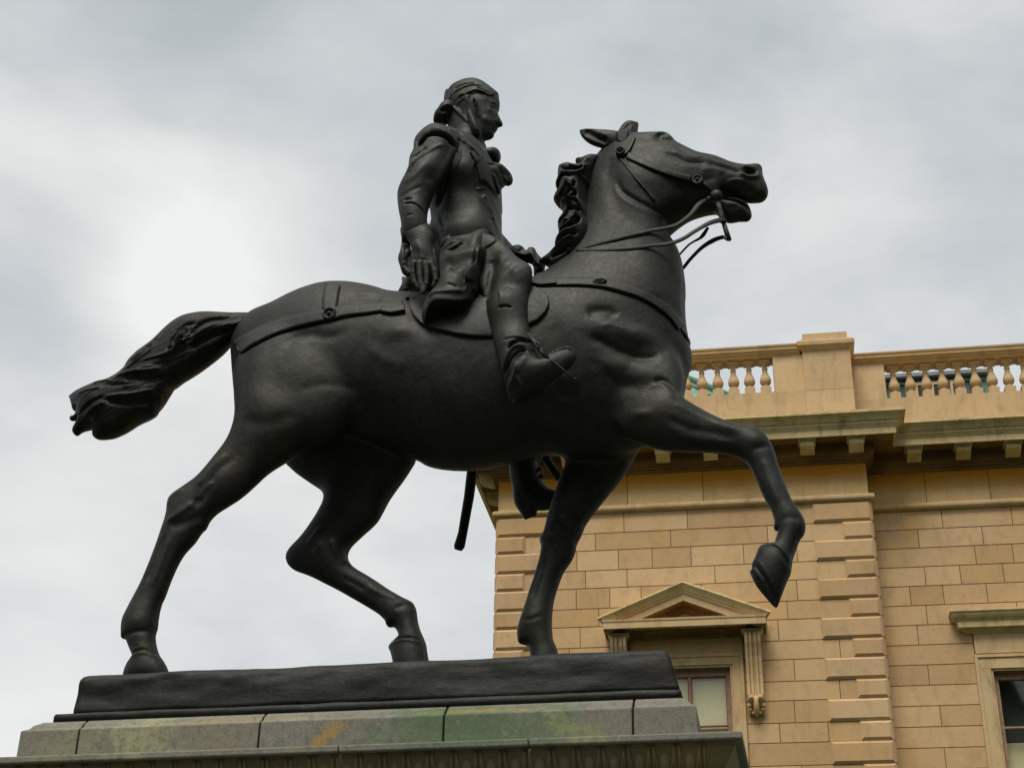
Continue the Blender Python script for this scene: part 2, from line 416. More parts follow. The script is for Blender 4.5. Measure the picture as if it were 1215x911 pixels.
holeR = [(C2-HO-.03, C2+HO+.03, 6.6, 10.05), (C2-HO, C2+HO, 1.4, 4.9), (C2+4.0-HO, C2+4.0+HO, 6.6, 10.05)]
course_rows(0, zsL, UL+.01, UR-.01, holeL, 'ashlar_wall', seeds=5)
course_rows(RC, zsR, UR+.005, UE, holeR, 'ashlar_wall', seeds=11)
course_rows(UL+.008, zsL, .36, BK, [], 'ashlar_wall', axis='w', seeds=3)
# --- quoins with chamfered faces, long and short in turn, each wrapping its corner
PJ = .044
def quoin(u0, u1, z0, z1, depth_side, left):
    q = MB(); g = .002; c = .042; a, b = u0, u1; zz0, zz1 = z0+g, z1-g
    # front rim, raised centre, side return
    w = -.012
    q.add([(a, w, zz0), (b, w, zz0), (b, w, zz1), (a, w, zz1), (a+c, -PJ, zz0+c), (b-c, -PJ, zz0+c), (b-c, -PJ, zz1-c), (a+c, -PJ, zz1-c)],
          [(0,1,5,4),(1,2,6,5),(2,3,7,6),(3,0,4,7),(4,5,6,7)], random.uniform(.15, .95))
    o = PJ-.012
    if left: e0, e1 = a, a-o
    else: e0, e1 = b, b+o
    q.add([(e0, w, zz0), (e0, w, zz1), (e0, depth_side, zz1), (e0, depth_side, zz0), (e1, c*.8, zz0+c), (e1, c*.8, zz1-c), (e1, depth_side-c, zz1-c), (e1, depth_side-c, zz0+c)],
          [(0,1,5,4),(1,2,6,5),(2,3,7,6),(3,0,4,7),(4,5,6,7)], .4)
    # the edges that butt the wall
    if left: q.add([(b, w, zz0), (b, .006, zz0), (b, .006, zz1), (b, w, zz1)], [(0,1,2,3)], .5)
    else: q.add([(a, w, zz0), (a, .006, zz0), (a, .006, zz1), (a, w, zz1)], [(0,1,2,3)], .5)
    q.add([(a, w, zz0), (b, w, zz0), (b, .3, zz0), (a, .3, zz0)], [(0,1,2,3)]); q.add([(a, w, zz1), (b, w, zz1), (b, .3, zz1), (a, .3, zz1)], [(0,1,2,3)])
    q.build('quoin', M_quoin, bld)
for i in range(min(len(zsL)-1, 30)):
    z1, z0 = zsL[i], zsL[i+1]; lg = i % 2 == 0
    quoin(UR-(.93 if lg else .47), UR+.012, z0, z1, .49, False)
    quoin(UL-.012, UL+(.93 if lg else .47), z0, z1, .62 if not lg else .9, True)
# --- paths round the building in plan, clockwise as seen from above so that `out` faces the street
PATH = [(UL, BK), (UL, 0), (UR, 0), (UR, RC), (UE, RC)]
def flip(p): return p
def ring(name, prof, m, path=PATH, smooth=False):
    mb = MB(); mb.sweep(path, prof); return mb.build(name, m, bld)
ring('string_course', [(-.02, SB), (.03, SB), (.035, SB+.018), (.075, SB+.022), (.088, SB+.045), (.088, SB+.085), (.07, SB+.108), (.035, SB+.115), (-.02, SB+.118)], M_trim)
# frieze slabs
fz0, fz1 = SB+.118, 12.89
def slabs(u0, u1, w, seeds):
    mb = MB(); r = random.Random(seeds); x = u0
    while x < u1-.01:
        e = min(x+r.uniform(.85, 1.35), u1)
        if u1-e < .5: e = u1
        mb.chamfer(x+.0035, e-.0035, fz0, fz1+.02, w+.008, .012, .004, r.random()*.9, .001); x = e
    mb.build('frieze', M_frz, bld)
slabs(UL-.004, UR+.004, 0, 2); slabs(UR+.004, UE, RC, 3)
mb = MB(); mb.box((UL-.004, 0.01, fz0), (UL+.008, BK, fz1+.02)); mb.box((UR-.008, .01, fz0), (UR+.004, RC, fz1+.02)); mb.build('frieze', M_frz, bld)
# cornice: bed mould, soffit, corona, fillets, cyma
ring('bed_mould', [(-.02, 12.885), (.03, 12.885), (.04, 12.93), (.085, 12.935), (.09, 12.975), (.13, 12.98), (.135, 13.03), (.15, 13.04), (.15, 13.215), (-.02, 13.215)], M_soff_shaded)
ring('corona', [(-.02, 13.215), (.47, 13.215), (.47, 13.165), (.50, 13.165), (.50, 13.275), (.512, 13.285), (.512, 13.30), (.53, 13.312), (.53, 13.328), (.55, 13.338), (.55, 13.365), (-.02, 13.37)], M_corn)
ring('soffit', [(.14, 13.2145), (.469, 13.2145), (.469, 13.207), (.14, 13.207)], M_soff_shaded)
ring('cyma', [(-.02, 13.37), (.545, 13.37), (.55, 13.382), (.57, 13.40), (.595, 13.44), (.635, 13.475), (.665, 13.485), (.675, 13.49), (.675, 13.535), (.62, 13.552), (-.02, 13.60)], M_corn)
ring('cyma_shadow_line', [(.5, 13.3665), (.5515, 13.3665), (.5515, 13.3735), (.5, 13.3735)], M_joint_shadow)  # thin dark strip painting the recess shadow below the cyma
ring('corona_shadow_line', [(.45, 13.2765), (.5035, 13.2765), (.5035, 13.2825), (.45, 13.2825)], M_joint_shadow)  # same dark strip on the corona, a painted shadow line
ring('rail_joint', [(-.3, 15.1035), (.0105, 15.1035), (.0105, 15.108), (-.3, 15.108)], M_joint_shadow, [(UR-.02, RC+PW), (UE, RC+PW)]) if False else None
# modillions under the corona, each a block with a moulded cap and a scrolled nose
def modillion(u, w, ax='u', sgn=1):
    q = MB(); hw = .118; pr = [(.145, 13.0), (.20, 12.99), (.31, 13.03), (.37, 13.045), (.405, 13.055), (.415, 13.09), (.405, 13.155), (.145, 13.155)]
    cap = [(.145, 13.156), (.415, 13.156), (.43, 13.17), (.445, 13.213), (.145, 13.213)]
    for P, h in ((pr, hw), (cap, hw+.028)):
        vs = []; n = len(P)
        for s_ in (-1, 1):
            for o, z in P:
                if ax == 'u': vs.append((u+s_*h, w-o, z))
                else: vs.append((u-o*sgn, w+s_*h, z))
        q.add(vs, [tuple(range(n)), tuple(range(n, 2*n))[::-1]]+[(i, (i+1) % n, n+(i+1) % n, n+i) for i in range(n)], random.random())
    q.build('modillion', M_corn, bld, bevel=.006)
for k in range(8): modillion(-.115-.797*k, 0)
for k in range(11): modillion(.845+.80*k, RC)
for k in range(10): modillion(UL, .42+.8*k, 'w', 1)
# --- parapet: plinth, piers, balusters, rail
PW = .03
pl0, pl1 = 13.57, 14.325
pp = [(UL+.05, BK), (UL+.05, PW), (UR-.02, PW), (UR-.02, RC+PW), (UE, RC+PW)]
def par(name, prof, path=pp, m=M_par): return ring(name, prof, m, path)
mb = MB(); mb.sweep([(UL+.05, BK), (UL+.05, PW), (UR-.07, PW)], [(-.34, pl0-.05), (.0, pl0-.05), (.0, pl1), (-.34, pl1)])
mb.sweep([(UR-.4, RC+PW), (UE, RC+PW)], [(-.34, pl0-.05), (.0, pl0-.05), (.0, pl1+.005), (-.34, pl1+.005)]); mb.build('parapet_plinth', M_par, bld)
def rail(m, path, dz=0):
    m.sweep(path, [(-.36, 15.035+dz), (.0, 15.035+dz), (.01, 15.065+dz), (.04, 15.07+dz), (.045, 15.10+dz), (.075, 15.11+dz), (.08, 15.165+dz), (.095, 15.17+dz), (.10, 15.20+dz), (.06, 15.22+dz), (-.38, 15.22+dz)])
mb = MB(); rail(mb, [(UL-.0, 5), (UL-.0, PW-.0), (-.90, PW)]); rail(mb, [(-.1, RC+PW), (UE, RC+PW)]); mb.build('parapet_rail', M_par, bld)
# dies beside the piers, and the corner pier
for a_, b_ in (((-1.37, PW+.012, pl1-.01), (-.84, PW+.33, 15.035)), ((-.1, RC+PW+.012, pl1), (.545, RC+PW+.33, 15.035)), ((UL+.06, PW+.012, pl1-.01), (UL+.9, PW+.33, 15.035))):
    mb = MB(); mb.box(a_, b_, random.random()); mb.build('parapet_die', M_par, bld, bevel=.006)
def pier(u0, u1, w0, w1, name='parapet_pier'):
    q = MB(); q.box((u0, w0, pl1-.03), (u1, w1, 15.07), .45); q.box((u0-.0, w0, pl0-.04), (u1, w1, pl1-.032), .65)
    P = [(u0, w1), (u0, w0), (u1, w0), (u1, w1)]
    q.sweep(P, [(-.1, 15.07), (.012, 15.07), (.02, 15.09), (.05, 15.105), (.055, 15.13), (.085, 15.14), (.09, 15.215), (.075, 15.235), (-.1, 15.245)], .5)
    q.box((u0-.05, w0-.05, 15.236), (u1+.05, w1+.03, 15.262), .5)
    q.box((u0+.02, w0+.03, 15.263), (u1-.025, w1-.02, 15.43), .8)
    return q.build(name, M_par, bld, bevel=.006)
pier(-.853, -.045, -.0, .62)
pier(UL+.04, UL+.70, -.0, .66)
PB = [(0.078, .0), (.078, .03), (.055, .05), (.05, .07), (.06, .08), (.092, .12), (.10, .165), (.096, .21), (.078, .27), (.056, .33), (.043, .39), (.041, .42), (.052, .435), (.052, .455), (.041, .465), (.042, .50), (.066, .53), (.078, .545), (.08, .56)]
bal_me = None
def baluster(u, w, dz=0, parent=None):
    global bal_me
    z0 = pl1+dz
    if bal_me is None:
        q = MB(); q.box((-.092, -.092, 0), (.092, .092, .155)); q.lathe((0, 0, .155), [(r*.98, z*.86) for r, z in PB], 20); q.box((-.09, -.09, .636), (.09, .09, .712))
        o = q.build('baluster', M_par, bld); bal_me = o.data
        for p_ in o.data.polygons: p_.use_smooth = len(p_.vertices) == 4 and p_.area < .004
    else: o = bpy.data.objects.new('baluster', bal_me); C.objects.link(o); o.parent = bld
    o.location = (u, w, z0)
for k in range(13):
    u = -1.513-.2735*k
    if u > UL+1.1: baluster(u, PW+.17)
for k in range(26): baluster(.700+.2755*k, RC+PW+.17)
# lead flashing plate on the plinth and green roof work behind the parapet
q = MB(); u, z = B.at(980, 479, PW)
q.box((u-.075, PW-.014, z-.065), (u+.075, PW, z-.035)); q.box((u-.075, PW-.014, z+.035), (u+.075, PW, z+.065)); q.box((u-.075, PW-.014, z-.035), (u-.04, PW, z+.035)); q.box((u+.04, PW-.014, z-.035), (u+.075, PW, z+.035))
q.build('vent_plate', M_cop, bld); q = MB(); q.box((u-.04, PW-.004, z-.035), (u+.04, PW-.001, z+.035)); q.build('vent_grille', M_dark, bld)
# roof
q = MB(); q.box((UL+.36, .9, 13.6), (UE, BK, 13.7)); q.build('flat_roof', M_lead, bld)
# copper hip roof: its right-hand hip runs down through these two sight points
a1 = B.at(817, 441, 3.5); a2 = B.at(876, 467.5, 3.5)
sl = (a2[1]-a1[1])/(a2[0]-a1[0]); ue = a2[0]+(13.7-a2[1])/sl; uc = -4.4; zc = a2[1]+(uc-a2[0])*sl
q = MB(); q.add([(UL+.5, 3.5, 13.7), (ue, 3.5, 13.7), (ue, 9.5, 13.7), (UL+.5, 9.5, 13.7), (uc, 3.9, zc), (uc-.6, 3.9, zc), (uc, 9, zc), (uc-.6, 9, zc)],
      [(0,1,4,5), (1,2,6,4), (2,3,7,6), (3,0,5,7), (4,6,7,5)])
for k in range(9):
    f0 = k/8; q.tube([(ue, 3.5+f0*6, 13.73), (uc, 3.9+f0*5.1, zc+.02)], .03, 6)
q.tube([(ue, 3.46, 13.74), (uc, 3.86, zc+.03)], .05, 6)
for k in range(1, 7):
    f0 = k/7; ub = UL+.5+(ue-UL-.5)*f0; q.tube([(ub, 3.49, 13.71), (ub+(uc-ub)*min(1, .98), 3.88, zc)], .02, 6)
q.build('copper_hip_roof', M_cop, bld)
# copper-clad penthouse
wp = 3.2; c1 = B.at(1047, 447.5, wp); c2 = B.at(1172.5, 440, wp); zt = (c1[1]+c2[1])/2
u0, u1 = c1[0]-.25, c2[0]
pent = MB(); pent.box((u0, wp, 13.7), (u1-.04, wp+4, zt-.10)); pent.build('penthouse_wall', M_cop2, bld)
q = MB(); q.box((u0-.1, wp-.14, zt-.09), (u1+.06, wp+4.1, zt-.03)); q.box((u0-.06, wp-.10, zt-.03), (u1+.03, wp+4.05, zt+.005)); q.build('penthouse_roof', M_lead, bld)
q = MB()
x = u0+.1
while x < u1-.1: q.box((x-.015, wp-.03, 13.7), (x+.015, wp, zt-.10)); x += .31
q.box((u0, wp-.05, zt-.2), (u1-.04, wp-.002, zt-.17)); q.build('penthouse_seam', M_cop2, bld)
for (xa, xb) in ((1089, 1101), (1108, 1117), (1131, 1142)):
    a = B.at(xa, 465, wp)[0]; b_ = B.at(xb, 465, wp)[0]
    q = MB(); q.box((a, wp-.06, 13.9), (b_, wp-.034, zt-.24)); q.build('penthouse_window', M_dark, bld)
    q = MB(); q.box((a-.05, wp-.075, 13.9), (a, wp-.031, zt-.2)); q.box((b_, wp-.075, 13.9), (b_+.05, wp-.031, zt-.2)); q.box((a, wp-.075, zt-.26), (b_, wp-.0605, zt-.2)); q.build('penthouse_window_frame', M_trim, bld)

# --- windows
def arch_frame(m, c, w, zt_out, zt_in, z0, ho, hi):
    # moulded architrave: outer band, inner band set back
    for s_ in (-1, 1):
        for (a, b, d) in ((hi, hi+.035, .02), (hi+.035, ho-.05, .045), (ho-.05, ho, .065)):
            x0, x1 = sorted((c+s_*a, c+s_*b)); m.box((x0, w-d, z0), (x1, w+.05, zt_in+(a-hi)), .5)
    for (a, b, d) in ((0, .035, .02), (.035, ho-hi-.05, .045), (ho-hi-.05, ho-hi, .065)):
        m.box((c-hi-a-.0, w-d-.0005, zt_in+a), (c+hi+a+.0, w+.05, zt_in+b), .55)
        m.box((c-hi-b, w-d-.0005, zt_in+a+.0), (c-hi-a, w+.05, zt_in+b), .55); m.box((c+hi+a, w-d-.0005, zt_in+a+.0), (c+hi+b, w+.05, zt_in+b), .55)
def window(c, w, z0, z1, blind, lower_z, kind):
    wn = empty('window', (c, w, z0), parent=bld)
    q = MB(); h = z1-z0
    # reveal
    rv = MB(); 
    for s_ in (-1, 1): x0, x1 = sorted((s_*HI, s_*(HI+.045))); rv.box((x0, .0, 0), (x1, .34, h), .4)
    rv.box((-HI-.04, .0, h), (HI+.04, .34, h+.035), .4); rv.box((-HI-.04, .0, -.05), (HI+.04, .34, 0), .4); rv.build('reveal', M_trim, wn)
    wf = .09; t1 = .075
    for s_ in (-1, 1): x0, x1 = sorted((s_*(HI-.001), s_*(HI-t1))); q.box((x0, wf, 0), (x1, wf+.08, h-.001))
    q.box((-HI+t1, wf, h-.11), (HI-t1, wf+.08, h-.001)); q.box((-HI+t1, wf-.012, h-.05), (HI-t1, wf-.001, h-.001)); q.box((-HI+t1, wf, 0), (HI-t1, wf+.08, .09))
    q.box((-HI+.001, wf-.03, 0), (-HI+.03, wf-.001, h-.002)); q.box((HI-.03, wf-.03, 0), (HI-.001, wf-.001, h-.002))
    if kind == 'casement':
        mu = .03
        q.box((mu-.02, wf+.01, .09), (mu+.02, wf+.07, h-.11)); lz = lower_z-z0
        q.build('sash_frame', M_sash, wn)
        r = MB()
        for (a, b) in ((-HI+t1, mu-.02), (mu+.02, HI-t1)):
            r.box((a, wf+.012, h-.124), (b, wf+.06, h-.1105)); r.box((a, wf+.012, lz+.0), (b, wf+.06, lz+.018)); r.box((a, wf+.012, lz+.0185), (a+.013, wf+.06, h-.1245)); r.box((b-.013, wf+.012, lz+.0185), (b, wf+.06, h-.1245))
        r.build('sash_bead', M_red, wn)
        r = MB()
        for (a, b) in ((-HI+t1, mu-.02), (mu+.02, HI-t1)): r.box((a, wf+.014, lz-.21), (b, wf+.06, lz-.185))
        r.build('glazing_bar', M_lead, wn)
    else:
        lz = lower_z-z0
        q.box((-HI+t1, wf+.006, lz), (HI-t1, wf+.07, lz+.028)); q.build('sash_frame', M_sash, wn)
    gl = MB(); gl.add([(-HI+t1-.01, wf+.045, .05), (HI-t1+.01, wf+.045, .05), (HI-t1+.01, wf+.045, h-.1), (-HI+t1-.01, wf+.045, h-.1)], [(0,1,2,3)]); gl.build('pane', M_glass, wn)
    if blind == 'full':
        q = MB(); q.box((-HI+.05, wf+.082, -.02), (HI-.05, wf+.09, h-.02)); q.build('blind', M_blind, wn)
    else:
        q = MB(); q.box((-HI+.02, wf+.2, -.02), (HI-.02, wf+.21, lz-.18)); q.build('blind', M_blind, wn)
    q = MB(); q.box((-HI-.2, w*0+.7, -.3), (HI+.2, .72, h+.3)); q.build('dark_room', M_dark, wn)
    return wn
window(C1, 0, 7.0, 9.46, 'full', 8.545, 'casement'); window(C2, RC, 7.0, 9.41, 'half', 8.53, 'sash'); window(C2+4.0, RC, 7.0, 9.41, 'half', 8.53, 'sash')
window(C1, 0, 1.6, 4.55, 'full', 3.2, 'casement'); window(C2, RC, 1.6, 4.55, 'half', 3.2, 'sash')
q = MB(); arch_frame(q, C1, 0, 9.67, 9.46, 6.9, HO, HI); q.build('window_architrave', M_trim, bld, bevel=.004)
for c_ in (C2, C2+4.0):
    q = MB(); arch_frame(q, c_, RC, 9.70, 9.41, 6.9, HO+.05, HI); q.build('window_architrave', M_trim, bld, bevel=.004)
for c_, w_, h_ in ((C1, 0, HO), (C2, RC, HO)):
    q = MB(); arch_frame(q, c_, w_, 0, 4.55, 1.5, h_, HI); q.build('window_architrave', M_trim, bld, bevel=.004)
# friezes over the windows
q = MB(); q.box((C1-HO, -.03, 9.675), (C1+HO, .03, 9.99)); q.build('window_frieze', M_frz2 if False else M_par, bld)
for c_ in (C2, C2+4.0):
    q = MB(); q.box((C1*0+c_-HO-.02, RC-.03, 9.70), (c_+HO+.02, RC+.03, 10.05)); q.build('window_frieze', M_par, bld)
    q = MB(); P = [(c_-1.0, RC+.05), (c_-1.0, RC-.02), (c_+1.0, RC-.02), (c_+1.0, RC+.05)]
    q.sweep(P, [(-.05, 10.03), (.03, 10.03), (.035, 10.06), (.075, 10.065), (.08, 10.09), (.14, 10.095), (.145, 10.20), (.16, 10.205), (.165, 10.225), (.19, 10.235), (.215, 10.27), (.235, 10.32), (.25, 10.325), (.25, 10.36), (-.05, 10.40)])
    q.build('window_hood', M_corn, bld)
# pediment: horizontal cornice, raking cornice, tympanum, brackets
pd = empty('pediment', (C1, 0, 9.9), parent=bld)
def rel(q, name, m, bevel=0):
    o = q.build(name, m, pd, bevel=bevel); o.location = (-C1, 0, -9.9); return o
HP = 1.265; HW = -.0
q = MB(); P = [(C1-HP+.30, .0), (C1-HP+.30, -.13), (C1+HP-.30, -.13), (C1+HP-.30, .0)]
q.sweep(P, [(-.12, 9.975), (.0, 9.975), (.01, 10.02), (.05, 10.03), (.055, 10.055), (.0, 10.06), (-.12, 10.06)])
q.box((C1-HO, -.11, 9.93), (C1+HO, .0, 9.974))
rel(q, 'bed_mould', M_soff_shaded)
q = MB(); P = [(C1-HP+.43, 0), (C1-HP+.43, -.02), (C1+HP-.43, -.02), (C1+HP-.43, 0)]
q.sweep([(C1-HP+.43, .0), (C1-HP+.43, -.02), (C1+HP-.43, -.02), (C1+HP-.43, .0)], [(-.02, 10.0605), (.43, 10.0605), (.43, 10.0), (.445, 10.0), (.445, 10.105), (.455, 10.11), (.46, 10.145), (-.02, 10.16)])
rel(q, 'horizontal_cornice', M_trim)
# raking parts: profile (out, height above the rake) swept by hand up each slope
ax, az = C1, 10.765; ex_, ez = 1.365, 10.205
slope = (az-ez)/ex_
def rake(prof, name, m, d0=0.0):
    q = MB(); n = len(prof)
    for s_ in (-1, 1):
        vs = []
        for (uu, zz) in ((ax, az), (ax+s_*ex_, ez)):
            for o, hgt in prof:
                if uu == ax: vs.append((ax, -o, az+hgt*math.sqrt(1+slope**2)))
                else: vs.append((ax+s_*(ex_+ (o-.47)*1.0), -o, ez-(o-.47)*slope+hgt*math.sqrt(1+slope**2)))
        fs = [(i, (i+1) % n, n+(i+1) % n, n+i) for i in range(n)]+[tuple(range(n)), tuple(range(n, 2*n))]
        q.add(vs, fs, .5+.1*s_)
    rel(q, name, m)
rake([(.0, -.005), (.47, -.005), (.475, -.035), (.455, -.06), (.425, -.095), (.405, -.125), (.395, -.13), (0, -.13)], 'raking_cyma', M_corn)
rake([(.0, -.131), (.392, -.131), (.388, -.155), (.375, -.16), (.372, -.175), (.362, -.18), (.355, -.275), (.0, -.275)], 'raking_corona', M_trim)
rake([(.0, -.2755), (.345, -.2755), (.343, -.280), (.17, -.282), (.16, -.33), (.12, -.345), (.11, -.37), (.07, -.385), (.0, -.39)], 'raking_bed_mould', M_soff_shaded)
q = MB(); q.add([(C1-1.0, -.06, 10.15), (C1+1.0, -.06, 10.15), (C1, -.06, 10.15+1.0*slope+.07), (C1-1.0, .0, 10.15), (C1+1.0, .0, 10.15), (C1, .0, 10.15+1.0*slope+.07)], [(0,1,2), (3,5,4), (0,3,4,1), (1,4,5,2), (2,5,3,0)])
rel(q, 'tympanum', M_quoin)
for s_ in (-1, 1):
    uc = C1+s_*1.055; hw = .125
    q = MB()
    # side profile of the console: distance from the wall at each height
    prof = [(.31, 9.93), (.335, 9.89), (.34, 9.83), (.32, 9.76), (.28, 9.68), (.235, 9.56), (.20, 9.42), (.175, 9.28), (.165, 9.14), (.17, 9.02), (.175, 8.94), (.15, 8.90)]
    def strip(h0, h1, extra):
        vs = []; m_ = len(prof)
        for x in (h0, h1):
            for o, z in prof: vs.append((uc+x, -(o+extra), z))
            for o, z in prof: vs.append((uc+x, .0, z))
        fs = []
        for i in range(m_-1):
            fs += [(i, i+1, 2*m_+i+1, 2*m_+i), (i, m_+i, m_+i+1, i+1), (2*m_+i, 2*m_+i+1, 3*m_+i+1, 3*m_+i)]
        fs += [(0, 2*m_, 3*m_, m_), (m_-1, 2*m_-1, 4*m_-1, 3*m_-1)]
        q.add(vs, fs)
    for (a, b_, e) in ((-hw, -.078, .006), (-.0779, -.062, -.02), (-.0619, -.018, .0), (-.0179, .0179, -.03), (.018, .0619, .0), (.062, .0779, -.02), (.078, hw, .006)): strip(a, b_, e)
    br = q.build('bracket', M_trim, pd, bevel=.008); br.location = (-C1, 0, -9.9)
    q = MB(); q.sweep([(uc-.10, 0), (uc-.10, -.24), (uc+.10, -.24), (uc+.10, 0)], [(-.1, 9.931), (.03, 9.931), (.045, 9.945), (.07, 9.965), (.075, 9.974), (-.1, 9.974)]); b2_ = q.build('bracket_cap', M_trim, br)
    q = MB()
    for sx in (-1, 1):
        for (rr, xx, zz, ww) in ((.052, .07, 8.90, .15), (.03, .07, 8.905, .185), (.036, .105, 8.80, .10), (.03, .09, 8.74, .08), (.028, .05, 8.69, .07)):
            q.lathe((uc+sx*xx, -ww, zz-rr), [(rr*math.sin(math.pi*i/8)+.001, rr*(1-math.cos(math.pi*i/8))) for i in range(9)], 12)
    q.tube([(uc, -.16, 8.93), (uc, -.17, 8.86), (uc, -.14, 8.76), (uc, -.10, 8.68), (uc, -.05, 8.63)], [.03, .04, .045, .04, .012], 10)
    q.box((uc-.11, -.06, 8.68), (uc+.11, 0, 8.9))
    q.build('bracket_leaf', M_trim, br, smooth=True)
# hood of a window on the side of the building, seen edge-on past the corner
q = MB(); q.box((UL-.42, 5.2, 11.43), (UL, 7.4, 11.52)); q.add([(UL-.36, 5.25, 11.43), (UL, 5.25, 11.05), (UL, 5.25, 11.43), (UL-.36, 7.35, 11.43), (UL, 7.35, 11.05), (UL, 7.35, 11.43)], [(0,1,2), (3,5,4), (0,3,4,1), (1,4,5,2), (0,2,5,3)])
q.build('side_window_hood', M_corn, bld)
# ------------------------------------------------------------------ pedestal
k = K
PATCHES = [((.105, .17, .085), .95*k, -.67*k, .85*k, .30*k, .85, 5.0, 0.0), ((.085, .15, .07), .75*k, -.60*k, .55*k, .12*k, .6, 7.0, 0.1), ((.33, .33, .19), -1.38*k, -.66*k, .28*k, .26*k, 1.0, 9.0, 0.15),
           ((.36, .25, .06), -.12*k, -.72*k, .06*k, .20*k, 1.0, 8.0, .75), ((.27, .30, .14), 1.62*k, -.74*k, .28*k, .12*k, .75, 8.0, .5), ((.34, .24, .09), -.02*k, -.62*k, .08*k, .05*k, .6, 9.0),
           ((.32, .27, .13), -.75*k, -.55*k, .7*k, .03*k, .9, 9.0), ((.38, .24, .06), .95*k, -.545*k, .5*k, .018*k, .8, 11.0), ((.32, .31, .15), -1.9*k, -.72*k, .30*k, .22*k, .4, 9.0), ((.26, .22, .12), -.8*k, -.7*k, .3*k, .25*k, .35, 9.0)]
M_gran = granite_mat()
M_gran2 = stone('mossy_granite', (.19, .165, .10), (.29, .255, .16), grime=.5)
ped = empty('stone_pedestal', (S.O[0], S.O[1], 0), S.yaw)
tag(ped, 'weathered grey granite pedestal with green and rusty stains, carrying the bronze horseman', 'pedestal')
ZS = float(S.O[2])
def plan(u0, u1, w0, w1): return [(u0, w1), (u0, w0), (u1, w0), (u1, w1), (u0, w1)]
gu0, gu1, gw = -2.275*k, 2.345*k, .86*k
zt_, zl, zb = -.492*k, -.568*k, -.81*k
def course(parent, name, m, z0, z1, u0, u1, w, joints, gap=.006, bev=.012):
    js = [u0]+[j for j in joints]+[u1]
    for i in range(len(js)-1):
        q = MB(); q.box((js[i]+gap*.5*(i > 0), -w, z0), (js[i+1]-gap*.5*(i < len(js)-2), w, z1), random.random())
        q.build(name, m, parent, bevel=bev)
def ju(px, py, w): return S.at(px, py, w)[0]
J = [ju(91, 885, -gw), ju(307, 872, -gw), ju(526, 865, -gw), ju(751, 855, -gw)]
def pz(q, u0, u1, w0, w1, z0, z1, inset=0, t=.5):
    q.add([(u0, w0, z0), (u1, w0, z0), (u1, w1, z0), (u0, w1, z0), (u0+inset, w0+inset, z1), (u1-inset, w0+inset, z1), (u1-inset, w1-inset, z1), (u0+inset, w1-inset, z1)],
          [(0,3,2,1),(4,5,6,7),(0,1,5,4),(1,2,6,5),(2,3,7,6),(3,0,4,7)], t)
js = [gu0]+J+[gu1]
for i in range(5):
    a, b_ = js[i], js[i+1]; q = MB(); gp = .005; t = random.random()
    l = a+(gp if i else 0); r_ = b_-(gp if i < 4 else 0)
    # face, washed top and rolled lip in one profile per block
    P = [(-gw, zb), (-gw, zl-.006), (-gw+.008, zl), (-gw+.03, zl+.012), (-gw+.045, zl+.035), (-gw+.07, zt_-.008), (-gw+.08, zt_), (gw, zt_), (gw, zb)]
    n = len(P); vs = []
    for ix, x in enumerate((l, r_)):
        for (w_, z_) in P:
            xx = x
            if (i == 0 and ix == 0) : xx = x+max(0, min(.08, (w_+gw)))*(z_ > zl-.001)
            if (i == 4 and ix == 1) : xx = x-max(0, min(.08, (w_+gw)))*(z_ > zl-.001)
            vs.append((xx, w_, z_))
    q.add(vs, [tuple(range(n)), tuple(range(n, 2*n))]+[(j, (j+1) % n, n+(j+1) % n, n+j) for j in range(n)], t)
    o = q.build('granite_block', M_gran, ped, bevel=.006); o.location = (0, 0, ZS)
q = MB(); q.box((gu0+.05, -gw+.06, zb+.005), (gu1-.05, gw-.03, zl-.03)); o = q.build('joint_core', M_joint_shadow, ped); o.location = (0, 0, ZS)
# cap slab with its carved egg-and-dart band below
cu0, cu1, cw_ = -2.56*k, 2.63*k, 1.10*k
zc1 = zb-.004; zc0 = zc1-.038
joints = [ju(400, 905, -cw_), ju(627, 893, -cw_)]
jj = [cu0]+joints+[cu1]
for i in range(3):
    q = MB(); q.box((jj[i]+.003*(i > 0), -cw_, zc0), (jj[i+1]-.003*(i < 2), cw_, zc1), random.random()); o = q.build('cap_slab', M_gran, ped, bevel=.008); o.location = (0, 0, ZS)
ez0, ez1 = zc0-.17, zc0
q = MB(); PE = [(cu0+.17, cw_-.17), (cu0+.17, -cw_+.17), (cu1-.17, -cw_+.17), (cu1-.17, cw_-.17)]
ov = [(-.05, ez0), (.01, ez0), (.045, ez0+.03), (.085, ez0+.07), (.115, ez0+.115), (.13, ez0+.15), (.132, ez0+.168), (-.05, ez0+.168)]
q.sweep(PE, ov)
o = q.build('echinus_moulding', M_gran2, ped); o.location = (0, 0, ZS)
